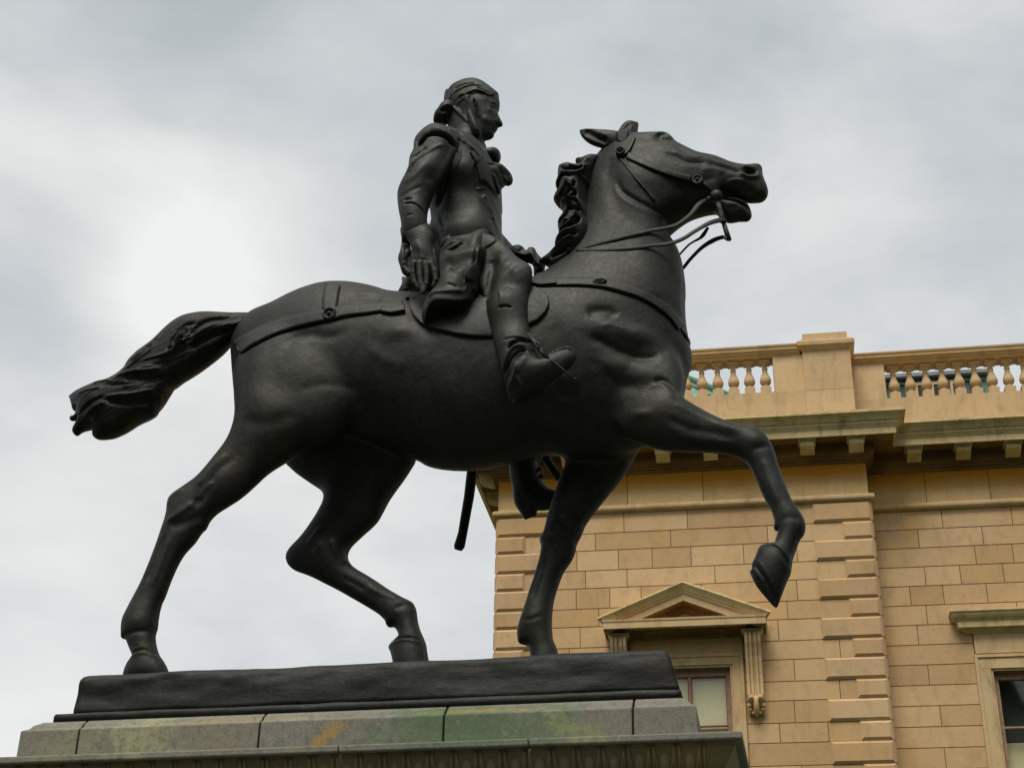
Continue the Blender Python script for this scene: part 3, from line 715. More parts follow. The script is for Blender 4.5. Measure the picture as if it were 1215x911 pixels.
# eggs in their shells and the darts between
q = MB(); sp_ = .124
nE = int((cu1-cu0-.2)/sp_)
for i in range(nE):
    uc = cu1-.20-sp_*(i+.5)
    def onov(f): # point on the ovolo, f 0 bottom - 1 top
        z = ez0+.02+f*.14; o_ = np.interp(z, [p[1] for p in ov[1:7]], [p[0] for p in ov[1:7]]); return -cw_+.17-o_, z
    for (sx, dx0, dx1) in ((-1, .012, .045), (1, .012, .045)):
        pts = []
        for f in np.linspace(1, 0.05, 9):
            y, z = onov(f); dx = .05*math.sqrt(max(0, 1-(1-f)**2*1.0)); pts.append((uc+sx*(dx), y-.003, z))
        q.tube(pts, .0095, 6)
    y0, z_0 = onov(.45)
    for a in range(1):
        vs = []; n1, n2 = 8, 12
        for i1 in range(n1+1):
            th = math.pi*i1/n1
            for i2 in range(n2):
                ph = 2*math.pi*i2/n2; vs.append((uc+.029*math.sin(th)*math.cos(ph), y0+.02*math.sin(th)*math.sin(ph)-.05*math.cos(th)*.6+.005, z_0+.058*math.cos(th)))
        q.add(vs, [(i1*n2+i2, i1*n2+(i2+1) % n2, (i1+1)*n2+(i2+1) % n2, (i1+1)*n2+i2) for i1 in range(n1) for i2 in range(n2)])
    ud = uc+sp_/2
    for dx in (-.011, .011):
        pts = [(ud+dx*(1 if f > .3 else f/.3), onov(f)[0]-.006, onov(f)[1]) for f in np.linspace(.98, .1, 6)]; q.tube(pts, .0065, 6)
o = q.build('egg_and_dart_carving', M_gran2, ped, smooth=True); o.location = (0, 0, ZS)
q = MB(); q.sweep([(cu0+.2, cw_-.2), (cu0+.2, -cw_+.2), (cu1-.2, -cw_+.2), (cu1-.2, cw_-.2)], [(-.05, ez0-.12), (.0, ez0-.12), (.0, ez0-.03), (.03, ez0-.02), (.035, ez0-.001), (-.05, ez0-.001)]); o = q.build('bead_moulding', M_gran, ped); o.location = (0, 0, ZS)
# shaft and steps below the picture
top = ZS+ez0-.12
q = MB(); q.box((cu0+.26, -cw_+.26, .75), (cu1-.26, cw_-.26, top)); q.build('shaft', M_gran, ped, bevel=.02)
q = MB(); q.box((cu0+.05, -cw_+.05, .35), (cu1-.05, cw_-.05, .749)); q.box((cu0-.25, -cw_-.25, 0), (cu1+.25, cw_+.25, .349)); q.build('plinth_step', M_gran, ped, bevel=.02)
# ------------------------------------------------------------------ sculpting: traced profiles inflated to solid volumes
def blur1(a, n, ax):
    for _ in range(n):
        a = (a + np.roll(a, 1, ax) + np.roll(a, -1, ax))/3
    return a
def blur(a, n): return blur1(blur1(a, n, 0), n, 1)
def poisson(mask, h):
    nx, nz = mask.shape; u = None
    for s in (16, 8, 4, 2, 1):
        if min(nx, nz)//s < 6 and s > 1: continue
        m = mask[::s, ::s]; 
        if u is None: u = np.zeros(m.shape, np.float32)
        else:
            u = np.repeat(np.repeat(u, 2, 0), 2, 1)[:m.shape[0], :m.shape[1]]
            if u.shape != m.shape: u = np.pad(u, ((0, m.shape[0]-u.shape[0]), (0, m.shape[1]-u.shape[1])))
        mf = m.astype(np.float32); c = 2*(h*s)**2
        for _ in range(220 if s >= 8 else (60 if s > 1 else 30)):
            p = np.pad(u, 1)
            u = (p[2:, 1:-1]+p[:-2, 1:-1]+p[1:-1, 2:]+p[1:-1, :-2]+c)*.25*mf
    return u
def poly_sd(poly, X, Z):
    d2 = np.full(X.shape, 1e9, np.float32); ins = np.zeros(X.shape, bool)
    a = poly; b = np.roll(poly, -1, 0)
    for (ax, az), (bx, bz) in zip(a, b):
        ex, ez = bx-ax, bz-az; l2 = ex*ex+ez*ez
        if l2 < 1e-12: continue
        t = np.clip(((X-ax)*ex+(Z-az)*ez)/l2, 0, 1); dx = X-ax-t*ex; dz = Z-az-t*ez
        d2 = np.minimum(d2, dx*dx+dz*dz)
        if abs(ez) > 1e-12:
            c = ((az > Z) != (bz > Z)) & (X < ex*(Z-az)/ez+ax); ins ^= c
    d = np.sqrt(d2); return np.where(ins, d, -d).astype(np.float32)
def idw(ctrl, X, Z, y):
    if isinstance(ctrl, (int, float)): return ctrl
    num = 0; den = 0
    for px, py, v in ctrl:
        x, z = S.at(px, py, y); w = 1/((X-x)**2+(Z-z)**2+.0004)**1.5; num = num+w*v; den = den+w
    return (num/den).astype(np.float32)
def pxw(ctrl, px, py):
    w = [1/((px-a)**2+(py-b)**2+16)**1.5 for a, b, c in ctrl]; return sum(wi*c[2] for wi, c in zip(w, ctrl))/sum(w)
class Sculpt:
    def __init__(s, box, yr, h, hy=None, yp=0.0):
        # box in photo pixels (x0,y0,x1,y1) only sets the size of the working volume
        x0, z1 = S.at(box[0], box[1], yp); x1, z0 = S.at(box[2], box[3], yp); zs = [S.at(box[i], box[j], yp)[1] for i in (0, 2) for j in (1, 3)]
        xs = [S.at(box[i], box[j], yp)[0] for i in (0, 2) for j in (1, 3)]
        s.x0, s.x1, s.z0, s.z1 = min(xs), max(xs), min(zs), max(zs); s.h = h; s.hy = hy or h; s.y0, s.y1 = yr; s.yp = yp
        s.nx = int((s.x1-s.x0)/h)+1; s.nz = int((s.z1-s.z0)/h)+1; s.ny = int((s.y1-s.y0)/s.hy)+1
        s.gx = (s.x0+h*np.arange(s.nx)).astype(np.float32); s.gz = (s.z0+h*np.arange(s.nz)).astype(np.float32); s.gy = (s.y0+s.hy*np.arange(s.ny)).astype(np.float32)
        s.X, s.Z = np.meshgrid(s.gx, s.gz, indexing='ij'); s.D = np.full((s.nx, s.ny, s.nz), -.2, np.float32)
        s.rel = np.zeros_like(s.X)
    def stroke(s, pts, w, amp, y=None, smooth=True, taper=True, side=0):
        # a ridge (amp > 0) or groove along a traced line; w in photo pixels, amp in metres
        y = s.yp if y is None else y
        P = catmull(pts, 5, closed=False) if (len(pts) > 2 and smooth) else np.array([p[:2] for p in pts], float)
        Q = np.array([S.at(p[0], p[1], y) for p in P]); sw = w*.0049
        best = np.full(s.X.shape, 1e9, np.float32); bt = np.zeros(s.X.shape, np.float32); n = len(Q)
        if n == 1:
            best = (s.X-Q[0][0])**2+(s.Z-Q[0][1])**2
        lo = Q.min(0)-sw*3.2; hi = Q.max(0)+sw*3.2
        i0, i1 = np.searchsorted(s.gx, [lo[0], hi[0]]); j0, j1 = np.searchsorted(s.gz, [lo[1], hi[1]])
        if i1 <= i0 or j1 <= j0: return
        X = s.X[i0:i1, j0:j1]; Z = s.Z[i0:i1, j0:j1]
        if n == 1: f = np.exp(-((X-Q[0][0])**2+(Z-Q[0][1])**2)/(sw*sw)); s.rel[i0:i1, j0:j1] += amp*f; return
        best = np.full(X.shape, 1e9, np.float32); bt = np.zeros(X.shape, np.float32)
        for i in range(n-1):
            ax, az = Q[i]; ex, ez = Q[i+1]-Q[i]; l2 = ex*ex+ez*ez+1e-12
            t = np.clip(((X-ax)*ex+(Z-az)*ez)/l2, 0, 1); d = (X-ax-t*ex)**2+(Z-az-t*ez)**2
            m = d < best; best = np.where(m, d, best); bt = np.where(m, (i+t)/(n-1), bt)
        f = np.exp(-best/(sw*sw))
        if taper: f = f*np.clip(np.minimum(bt, 1-bt)*6, .15, 1)
        s.rel[i0:i1, j0:j1] += amp*f
    def blob(s, px, py, rx, ry, amp, ang=0, y=None, p=1.0):
        y = s.yp if y is None else y; x, z = S.at(px, py, y); a = R(-ang)
        dx = (s.X-x)/.0049; dz = (s.Z-z)/.0049; u = dx*math.cos(a)+dz*math.sin(a); v = -dx*math.sin(a)+dz*math.cos(a)
        s.rel += amp*np.exp(-(((u/rx)**2+(v/ry)**2)**p))
    def plate(s, pts, amp, y=None, soft=1.0):
        # raise everything inside a traced outline by amp with a crisp step (overlapping cloth, straps cast in)
        y = s.yp if y is None else y
        P = catmull(pts, 4); Q = np.array([S.at(p[0], p[1], y) for p in P])
        lo = Q.min(0)-.04; hi = Q.max(0)+.04
        i0, i1 = np.searchsorted(s.gx, [lo[0], hi[0]]); j0, j1 = np.searchsorted(s.gz, [lo[1], hi[1]])
        sd = poly_sd(Q, s.X[i0:i1, j0:j1], s.Z[i0:i1, j0:j1]); s.rel[i0:i1, j0:j1] += amp*np.clip(sd/(soft*.006)+.5, 0, 1)
    def poly(s, pts, k=.8, yc=0.0, yp=None, sm=.03, n=4, relief=1.0, cut=False, kf=None):
        yp = (yc if isinstance(yc, (int, float)) else np.mean([c[2] for c in yc])) if yp is None else yp
        P = catmull(pts, n)
        Q = np.array([S.at(p[0], p[1], yp if isinstance(yc, (int, float)) else pxw(yc, p[0], p[1])) for p in P])
        mg = .07; lo = Q.min(0)-mg; hi = Q.max(0)+mg
        i0, i1 = np.searchsorted(s.gx, [lo[0], hi[0]]); j0, j1 = np.searchsorted(s.gz, [lo[1], hi[1]])
        X = s.X[i0:i1, j0:j1]; Z = s.Z[i0:i1, j0:j1]
        sd = poly_sd(Q, X, Z); u = poisson(sd > 0, s.h)
        known = sd > 2.2*s.h; Rt = np.where(known, u/np.maximum(sd, 1e-4), 0).astype(np.float32); Wt = known.astype(np.float32)
        fill = Rt.copy(); wf = Wt.copy(); have = known.copy()
        if known.sum() < 5: fill[:] = 2*max(float(sd.max()), .004); have[:] = True
        for r in (1, 2, 4, 8, 12):
            a = blur(Rt*1.0, r*2); b = blur(Wt, r*2)
            new = (~have) & (b > 1e-3); fill[new] = a[new]/b[new]; have |= new
        if (~have).any(): fill[~have] = float(fill[have].mean())
        fill = np.where(known, fill, np.maximum(fill, .008)); rho = fill
        u = rho*sd; rhs = blur(rho, 3)+.004
        kk = idw(k, X, Z, yp); yy = idw(yc, X, Z, yp)
        if not isinstance(kk, (int, float)): kk = kk[:, None, :]
        if not isinstance(yy, (int, float)): yy = yy[:, None, :]
        rel = s.rel[i0:i1, j0:j1][:, None, :]*relief
        if isinstance(yc, (int, float)) and isinstance(k, (int, float)): hw = float(np.sqrt(max(u.max(), 1e-6)))*k; ylo, yhi = yc-hw, yc+hw
        else:
            hw = np.sqrt(np.maximum(u, 0))*(kk[:, 0, :] if not isinstance(kk, (int, float)) else kk); y_ = yy[:, 0, :] if not isinstance(yy, (int, float)) else yy
            ylo = float((y_-hw).min()); yhi = float((y_+hw).max())
        q0, q1 = np.searchsorted(s.gy, [ylo-.09, yhi+.09]); Y = s.gy[None, q0:q1, None]
        ay = np.maximum(np.abs(Y-yy)-rel*np.clip(np.abs(Y-yy)*40, 0, 1), 0)
        d = (u[:, None, :]-(ay/kk)**2)/rhs[:, None, :]
        # beyond the solid keep the field falling with distance sideways too
        T = s.D[i0:i1, q0:q1, j0:j1]
        if cut: T[:] = np.minimum(T, -d); return
        if sm > 0:
            hh = np.clip(1-np.abs(T-d)/sm, 0, 1); T[:] = np.maximum(T, d)+hh*hh*sm*.25
        else: T[:] = np.maximum(T, d)
    def caps(s, pts, sm=.012):
        # rounded limb through 3D points (x,y,z,r)
        for (a, b) in zip(pts[:-1], pts[1:]):
            a = np.array(a, float); b = np.array(b, float); r = max(a[3], b[3])+.06
            lo = np.minimum(a, b)[:3]-r; hi = np.maximum(a, b)[:3]+r
            i0, i1 = np.searchsorted(s.gx, [lo[0], hi[0]]); q0, q1 = np.searchsorted(s.gy, [lo[1], hi[1]]); j0, j1 = np.searchsorted(s.gz, [lo[2], hi[2]])
            X = s.gx[i0:i1, None, None]; Y = s.gy[None, q0:q1, None]; Z = s.gz[None, None, j0:j1]
            e = (b-a)[:3]; t = np.clip(((X-a[0])*e[0]+(Y-a[1])*e[1]+(Z-a[2])*e[2])/max(float(e@e), 1e-9), 0, 1)
            d = (a[3]+(b[3]-a[3])*t)-np.sqrt((X-a[0]-t*e[0])**2+(Y-a[1]-t*e[1])**2+(Z-a[2]-t*e[2])**2)
            T = s.D[i0:i1, q0:q1, j0:j1]
            hh = np.clip(1-np.abs(T-d)/sm, 0, 1); T[:] = np.maximum(T, d)+hh*hh*sm*.25
    def mesh(s, name, m, parent, it=1):
        s.D[0] = s.D[-1] = -.1; s.D[:, 0] = s.D[:, -1] = -.1; s.D[:, :, 0] = s.D[:, :, -1] = -.1
        D = s.D; ins = D > 0; nx, ny, nz = D.shape; cx, cy, cz = nx-1, ny-1, nz-1
        ids = []; pos = []; quads = []
        strides = (cy*cz, cz, 1)
        for ax in range(3):
            sa = [slice(None)]*3; sb = [slice(None)]*3; sa[ax] = slice(0, -1); sb[ax] = slice(1, None)
            e = np.argwhere(ins[tuple(sa)] != ins[tuple(sb)]).astype(np.int64)
            i2 = e.copy(); i2[:, ax] += 1
            va = D[e[:, 0], e[:, 1], e[:, 2]]; vb = D[i2[:, 0], i2[:, 1], i2[:, 2]]
            t = va/(va-vb); p = e.astype(np.float32); p[:, ax] += t
            o1, o2 = [(1, 2), (2, 0), (0, 1)][ax]
            base = e[:, 0]*strides[0]+e[:, 1]*strides[1]+e[:, 2]*strides[2]
            q = [base-strides[o1]-strides[o2], base-strides[o2], base, base-strides[o1]]
            for c in q: ids.append(c); pos.append(p)
            Q = np.stack(q, 1); fl = va < 0; Q[fl] = Q[fl][:, ::-1]; quads.append(Q)
        ids = np.concatenate(ids); pos = np.concatenate(pos); quads = np.concatenate(quads)
        uq, inv = np.unique(ids, return_inverse=True); cnt = np.bincount(inv)
        V = np.stack([np.bincount(inv, pos[:, i])/cnt for i in range(3)], 1)
        quads = np.searchsorted(uq, quads)
        V = V*np.array([s.h, s.hy, s.h])+np.array([s.x0, s.y0, s.z0])
        for _ in range(it):
            acc = np.zeros_like(V); n = np.zeros(len(V))
            for a, b in ((0, 1), (1, 2), (2, 3), (3, 0)):
                for u_, v_ in ((a, b), (b, a)):
                    for c in range(3): acc[:, c] += np.bincount(quads[:, u_], V[quads[:, v_], c], len(V))
                    n += np.bincount(quads[:, u_], minlength=len(V))
            V = V*.5+acc/n[:, None]*.5
        me = bpy.data.meshes.new(name); me.vertices.add(len(V)); me.vertices.foreach_set('co', V.astype(np.float32).ravel())
        me.loops.add(quads.size); me.loops.foreach_set('vertex_index', quads.astype(np.int32).ravel())
        me.polygons.add(len(quads)); me.polygons.foreach_set('loop_start', np.arange(0, quads.size, 4, dtype=np.int32)); me.polygons.foreach_set('loop_total', np.full(len(quads), 4, np.int32))
        me.update(calc_edges=True); o = mesh_obj(name, me, m, parent); me.polygons.foreach_set('use_smooth', np.ones(len(quads), bool)); me.update()
        return o
    def near(s, x, z, default=0.0):
        i = int(round((x-s.x0)/s.h)); j = int(round((z-s.z0)/s.h))
        if not (0 <= i < s.nx and 0 <= j < s.nz): return default
        col = s.D[i, :, j]; w = np.nonzero(col > 0)[0]
        if len(w) == 0: return default
        q = w[0]; t = col[q]/(col[q]-col[q-1]) if q > 0 else 0
        return float(s.gy[q]-t*s.hy)

# ------------------------------------------------------------------ the bronze
stat = empty('equestrian_statue', (S.O[0], S.O[1], 0), S.yaw)
tag(stat, 'dark bronze statue of a long-coated rider on a prancing horse', 'statue')
root_z = ZS
horse = Sculpt((132, 140, 970, 845), (-.62, .62), .0065, .0085, yp=-.15)
H = horse
# --- surface modelling of the horse (traced lines; near flank)
yN = -.32
def st(pts, w, a, y=yN): H.stroke(pts, w*1.3, a*.55, y)
st2 = st
def st(pts, w, a, y=yN): H.stroke(pts, w*1.05, a*.85, y)
# head: jowl, cheek crest, eye, nostril, lips
yh = -.10
H.blob(768, 218, 30, 26, .016, 20, yh, 1.6)
st([(735, 224), (740, 238), (754, 249), (773, 257), (797, 261)], 3.2, -.018, yh)
st([(733, 230), (738, 245), (752, 256), (772, 264)], 3, .004, yh)
st([(790, 192), (803, 197), (816, 202), (830, 201), (839, 199)], 3.2, -.014, yh); st([(839, 200), (860, 203), (879, 207)], 3, -.010, yh)
st([(806, 176), (822, 187), (838, 193), (856, 196), (884, 200)], 3.5, .010, yh)
st([(800, 188), (815, 194), (832, 194)], 2.5, .008, yh)
H.blob(787, 170, 12, 8, -.034, 15, yh); H.blob(790.5, 168.5, 5, 5, .034, 0, yh); st([(779, 164), (785, 160), (792, 161), (798, 168)], 2.6, .020, yh); st([(781, 174), (790, 176), (797, 172)], 1.8, .009, yh)
H.blob(766, 172, 8, 7, -.012, 0, yh); H.blob(776, 163, 5, 4, .006, 0, yh)
H.blob(889.5, 201.5, 7.5, 5, -.05, -10, yh, 1.5); st([(879, 206), (886, 209.5), (897, 208), (903, 201)], 2, .016, yh); st([(880, 198), (888, 194.5)], 1.6, .010, yh)
st([(857, 226), (864, 218), (872, 215), (884, 215)], 2.5, .012, yh); st([(860, 230), (870, 223), (884, 222), (900, 226)], 4, -.010, yh); H.blob(902, 224, 6, 9, .010, 0, yh)
st([(845, 233), (858, 232), (872, 233), (885, 239), (892, 244)], 2.6, -.045, yh); st([(862, 240), (872, 239), (884, 245)], 3, .010, yh)
st([(820, 225), (835, 220), (850, 214)], 4, -.007, yh); st([(833, 211), (846, 205), (862, 208)], 4, .006, yh)
H.blob(812, 232, 20, 10, -.010, 10, yh)
st = st2
# neck and shoulder
st([(722, 195), (728, 215), (730, 240), (740, 262), (765, 280)], 7, -.010, -.16); st([(712, 200), (712, 225), (716, 250)], 10, .008, -.16)
st([(728, 190), (724, 200), (720, 215)], 4, -.012, -.14)
st([(765, 285), (785, 310), (797, 345), (803, 380)], 7, -.010, -.2); st([(752, 300), (772, 330), (786, 358)], 10, .008, -.2)
H.blob(738, 394, 36, 14, .018, 8, yN, 1.0); H.blob(757, 398, 21, 12, .015, 5, yN, 1.4); st([(698, 380), (708, 375), (722, 374), (732, 380)], 6, -.032)
st([(700, 404), (716, 410), (738, 418), (765, 421), (783, 414)], 5, -.032); st([(783, 414), (792, 398), (788, 380)], 5, -.012)
st([(715, 393), (728, 390), (745, 394)], 3, .010); H.blob(748, 438, 38, 14, .022, 12, yN, 1.3); st([(700, 428), (715, 440), (735, 452), (760, 456)], 5, -.010)
st([(774, 452), (786, 449), (797, 457), (804, 470)], 3.0, -.028); st([(771, 458), (784, 455), (794, 463), (800, 474)], 2.5, .012)
H.blob(670, 476, 14, 6, .014, 15, yN); H.blob(640, 488, 14, 6, .014, 15, yN); H.blob(760, 490, 12, 6, .012, 10, yN); H.blob(730, 510, 9, 6, .012, 30, yN)
st([(690, 470), (715, 480), (740, 478)], 7, -.012)
st([(660, 392), (668, 420), (672, 450)], 9, -.010)
# barrel and quarter
st([(410, 352), (425, 350), (440, 351), (452, 356)], 7, -.022); H.blob(430, 344, 12, 5, .008, 0, yN); H.blob(418, 358, 10, 4, .008, 0, yN)
st([(338, 416), (350, 402), (372, 398), (392, 402), (415, 395)], 6, -.018); H.blob(352, 445, 34, 28, .012, 10, yN, 1.0); H.blob(305, 440, 22, 40, .014, 0, yN)
H.blob(476, 400, 18, 12, .018, 0, yN); st([(440, 418), (460, 432), (485, 440)], 6, .010); st([(450, 395), (430, 420), (424, 455), (432, 490)], 9, -.018)
st([(470, 372), (500, 395), (530, 408)], 6, -.010); H.blob(427, 484, 16, 8, .012, 25, yN)
st([(500, 425), (540, 470), (600, 490)], 12, .006); 
for i in range(6): st([(505+22*i, 420+4*i), (500+20*i, 450), (505+18*i, 490)], 5, .0035)
st([(356, 466), (392, 456), (428, 460)], 5, -.010); st([(290, 500), (320, 505), (355, 492)], 7, -.014)
def st(pts, w, a, y=yN): H.stroke(pts, w*1.05, a*.85, y)
# near hind leg: tendons, gaskin, hock
yl = -.26
st([(283, 545), (262, 565), (246, 590), (232, 606)], 4.5, -.014, yl); st([(272, 540), (252, 562), (238, 582)], 4, .012, yl); st([(258, 575), (247, 586), (240, 597)], 3, .011, yl)
st([(200, 600), (206, 590), (222, 583)], 4, .008, yl); st([(200, 622), (215, 614), (235, 600)], 4, .014, yl); st([(205, 630), (225, 622), (244, 612)], 6, -.012, yl)
st([(194, 632), (184, 660), (172, 690)], 2.6, .012, yl); st([(199, 636), (190, 662), (177, 694)], 2.4, -.011, yl); st([(205, 640), (195, 668), (182, 700)], 3, .008, yl)
H.blob(167, 740, 16, 10, .008, 0, yl); st([(150, 755), (165, 752), (180, 750)], 3, -.010, yl); st([(160, 778), (172, 774), (188, 777)], 1.5, -.012, yl); st([(158, 781), (172, 777), (189, 780)], 1.5, .008, yl)
# far hind leg
yf = .24
st([(387, 633), (378, 645), (371, 655)], 2.5, .012, yf); st([(393, 635), (384, 650), (377, 662)], 2.2, -.010, yf); st([(399, 648), (405, 662), (416, 675)], 4, .012, yf); st([(386, 652), (384, 660)], 2, .01, yf)
st([(440, 700), (455, 708), (478, 714)], 4, .010, yf); st([(410, 690), (440, 706)], 3, -.009, yf); st([(466, 764), (485, 762), (504, 764)], 1.4, -.012, yf); st([(466, 767), (485, 765), (504, 767)], 1.6, .008, yf); st([(472, 728), (485, 722), (492, 724)], 3, -.01, yf)
# far foreleg
st([(668, 622), (673, 630), (681, 638)], 2.6, .016, yf); st([(648, 632), (658, 640), (666, 628)], 3, -.008, yf); st([(672, 600), (662, 625), (655, 650)], 4, .008, yf)
st([(650, 668), (643, 692), (634, 716)], 2.4, -.012, yf); st([(641, 668), (633, 692), (627, 712)], 3, .008, yf); H.blob(636, 738, 14, 10, .008, 0, yf); st([(620, 738), (632, 742), (648, 736)], 2.5, -.008, yf)
# raised foreleg
yr = -.27
st([(800, 482), (825, 493), (855, 505), (885, 514)], 4.5, .009, yr); st([(790, 500), (820, 510), (850, 516), (878, 524)], 5, -.012, yr); st([(806, 518), (835, 524), (862, 527)], 3.5, .008, yr)
H.blob(897, 522, 12, 10, .010, 0, yr); st([(893, 535), (906, 532), (918, 528)], 3.5, -.008, yr); st([(905, 545), (914, 572), (924, 600)], 4, .007, yr); st([(918, 545), (928, 575), (938, 600)], 2.5, -.004, yr)
st([(920, 622), (933, 617), (952, 615)], 3.5, -.006, yr); st([(902, 649), (920, 652), (936, 672)], 1.6, -.012, yr); st([(905, 645), (922, 649), (939, 668)], 1.8, .007, yr)
st([(894, 668), (905, 684), (915, 700), (921, 718)], 1.8, -.02, yr); st([(897, 664), (909, 682), (919, 700)], 1.5, .008, yr); H.blob(905, 700, 6, 14, -.018, -30, yr)

trunk = [(300, 372), (312, 368), (326, 361), (345, 350), (365, 342), (385, 336.5), (400, 335.5), (420, 336), (440, 340), (455, 344), (470, 350), (500, 356), (550, 356), (600, 350), (632, 340), (648, 331),
 (660, 318), (672, 300), (682, 275), (689, 245), (693, 220), (698, 203), (706, 189), (717, 177), (724, 166), (735, 158), (748, 157), (756, 159), (768, 158.5), (778, 158.5), (783, 156.8), (788, 155.6), (794, 157.6), (799.5, 162.5), (804.8, 169.6), (816.7, 176.4), (831.2, 182.9),
 (849.6, 188.2), (868, 194.1), (884, 196.8), (891.8, 194.6), (899.7, 194.6), (904.3, 198.8), (905, 206.7), (906.9, 213.2), (910.2, 221.1), (911.6, 228.4), (908.9, 235.2), (901, 238.8), (889.8, 239.8), (880, 237.5), (868, 234), (858, 234.6, 1), (862, 238), (869, 235.8), (880, 238.6), (888, 243.8), (891.8, 252), (891.8, 258), (887.1, 262.4), (876, 262),
 (866, 264), (857, 261), (847, 251.6), (833.8, 254), (819.3, 257.6), (806.7, 265.3), (796, 271.5), (791, 276), (795, 283), (801.8, 292), (806.7, 302), (810.3, 316), (813, 335), (813.4, 350), (812.8, 358), (814, 382.7), (817.9, 406), (821, 422), (819, 435), (815, 444),
 (812.6, 456), (811, 470), (803, 492), (788, 512), (765, 526), (730, 538), (700, 541), (672, 539), (647, 534), (622, 541), (597, 550), (570, 556), (550.5, 557.6), (524, 556.6), (504, 553), (491, 545), (470, 535), (440, 524), (405, 516), (370, 512), (335, 508), (300, 503), (284, 492), (279, 470), (277, 448), (275.5, 428), (275, 410), (282, 392), (290, 380)]
def comp(pts, rules):
    # allow for the roundness of the form seen from below: move the traced crest and underside
    out_ = []
    for p in pts:
        dy = 0
        for (xa, xb, ya_, yb_, d) in rules:
            if xa <= p[0] <= xb and ya_ <= p[1] <= yb_: dy = d*min(1, (p[0]-xa)/12+.15, (xb-p[0])/12+.15)
        out_.append((p[0], p[1]+dy)+tuple(p[2:]))
    return out_
trunk = comp(trunk, [(318, 480, 330, 372, 4.5), (728, 850, 150, 190, 4.2), (850, 902, 185, 199, 2.2), (480, 650, 530, 560, -3), (795, 850, 250, 275, -2)])
H.poly(trunk, k=[(300, 430, .62), (380, 420, .66), (480, 450, .70), (600, 450, .68), (700, 430, .66), (780, 420, .62), (730, 300, .56), (700, 230, .50), (770, 215, .62), (800, 180, .66), (850, 215, .66), (890, 220, .74), (870, 250, .8)], yc=0, sm=0)
# hind quarters and legs
near_hind = [(279, 440), (278.5, 470), (279.5, 497), (271.5, 521.4), (255, 542.8), (235.3, 565.9), (218.8, 577.4), (206, 585.5), (200.5, 591), (198.6, 598), (197.4, 612), (190.8, 631.8), (182.6, 654.8), (169.4, 687.7), (158.2, 709.8), (150, 726), (146, 734), (144.4, 742.7), (143.7, 757, 1), (149.6, 758.5, 1), (154.3, 770.4), (158.5, 780, 1), (152.5, 786), (147.5, 797), (145, 812), (146, 819, 1), (204, 817, 1), (202, 803), (197.7, 790.8), (193.8, 783.5), (188.5, 775.6), (184.6, 763), (183.7, 752), (185.9, 742.7), (187.4, 729.5), (191.8, 713.7), (194.9, 708.5), (203, 686.9), (211.2, 668.7), (217.8, 657.2), (224, 650), (231, 642.8), (239, 630.2), (243.5, 628, 1), (247, 621), (249, 616), (256, 608.4), (268.8, 600.4), (285.3, 589.7), (301.8, 574.8), (317, 560), (336, 547.5), (362, 532), (400, 515), (432, 480), (440, 445), (425, 405), (385, 385), (335, 385), (295, 405)]
H.poly(near_hind, k=[(350, 440, .55), (300, 520, .62), (240, 590, .62), (210, 640, .7), (180, 700, .74), (165, 745, .82), (175, 775, .85), (175, 810, .9)], yc=[(360, 440, -.16), (300, 520, -.19), (240, 590, -.22), (180, 700, -.23), (170, 810, -.23)], yp=-.22, sm=.05)
far_hind = [(336, 547), (342, 553), (351.6, 561.5), (367.4, 572.4), (379.3, 580.3), (384.2, 587.4), (384.2, 595.1), (379.3, 605), (369.4, 620.8), (357.5, 636.6), (345, 649), (340, 656), (339, 662), (341.5, 669.5), (349.6, 676.4), (367.4, 683), (385.2, 691.9), (400, 699.4), (415.8, 708.3), (432.9, 718.2), (448.7, 728.1), (456.7, 736), (458, 740.6), (461.3, 744.6, 1), (464.6, 743.2), (468.5, 744.6), (471.8, 749.8), (473.5, 755, 1), (466, 761), (460.8, 767.2), (463.2, 773), (466, 785), (468, 812), (469, 826, 1), (519, 824, 1), (515, 806), (509, 785), (506.5, 772), (505.5, 764), (503, 757), (498.2, 745.9), (495.5, 735.3), (493.9, 723), (489.6, 714.6), (479, 709.2), (463.2, 700.2), (448.7, 690.5), (438.6, 684), (420.8, 673.2), (414, 665), (412.3, 656.4), (416.8, 646.5), (430.7, 633.6), (447.2, 618), (454.4, 605), (462.3, 589.2), (478.1, 567.4), (488, 552.6), (492.5, 545), (492, 520), (470, 480), (420, 455), (350, 460), (315, 495), (318, 530)]
H.poly(far_hind, k=[(400, 500, .6), (420, 580, .55), (400, 640, .55), (375, 665, .62), (440, 705, .75), (480, 735, .85), (487, 800, .9)], yc=[(400, 500, .17), (400, 640, .22), (480, 735, .23), (487, 800, .23)], yp=.22, sm=.05)
near_fore = [(812, 473), (822.3, 481), (838, 489.5), (855.2, 497.5), (870, 503), (881.6, 505.7), (892, 506), (900, 508.3), (909.5, 517.2), (917.8, 532), (922.7, 548.5), (930.9, 571.6), (940, 593.5), (948.5, 606), (954.4, 616), (956, 626.2), (953.9, 634.5), (949, 641), (944, 654.3), (940.7, 664.1), (938.5, 680), (935, 687.2), (929.2, 702), (923.4, 718.5), (921, 721.4), (917.5, 719.3), (911, 712), (901.2, 700.4), (894.6, 690.5), (889, 677.5, 1), (892, 676, 1), (892.1, 669), (896, 661), (899.5, 651), (903.7, 646.9), (910, 646.2), (918.5, 645.6, 1), (921, 637), (923.4, 629.5, 1), (919.3, 628.7), (917.7, 624.6), (918.8, 618), (914.4, 604.8), (906, 590), (901, 579), (896.4, 568.3), (888.1, 551.8), (881, 545), (871.7, 540.3), (860, 537.6), (845.3, 536), (825, 535), (805.8, 534.5), (785, 533), (765, 527), (735, 512), (712, 480), (708, 440), (730, 405), (770, 400), (800, 420), (812, 445)]
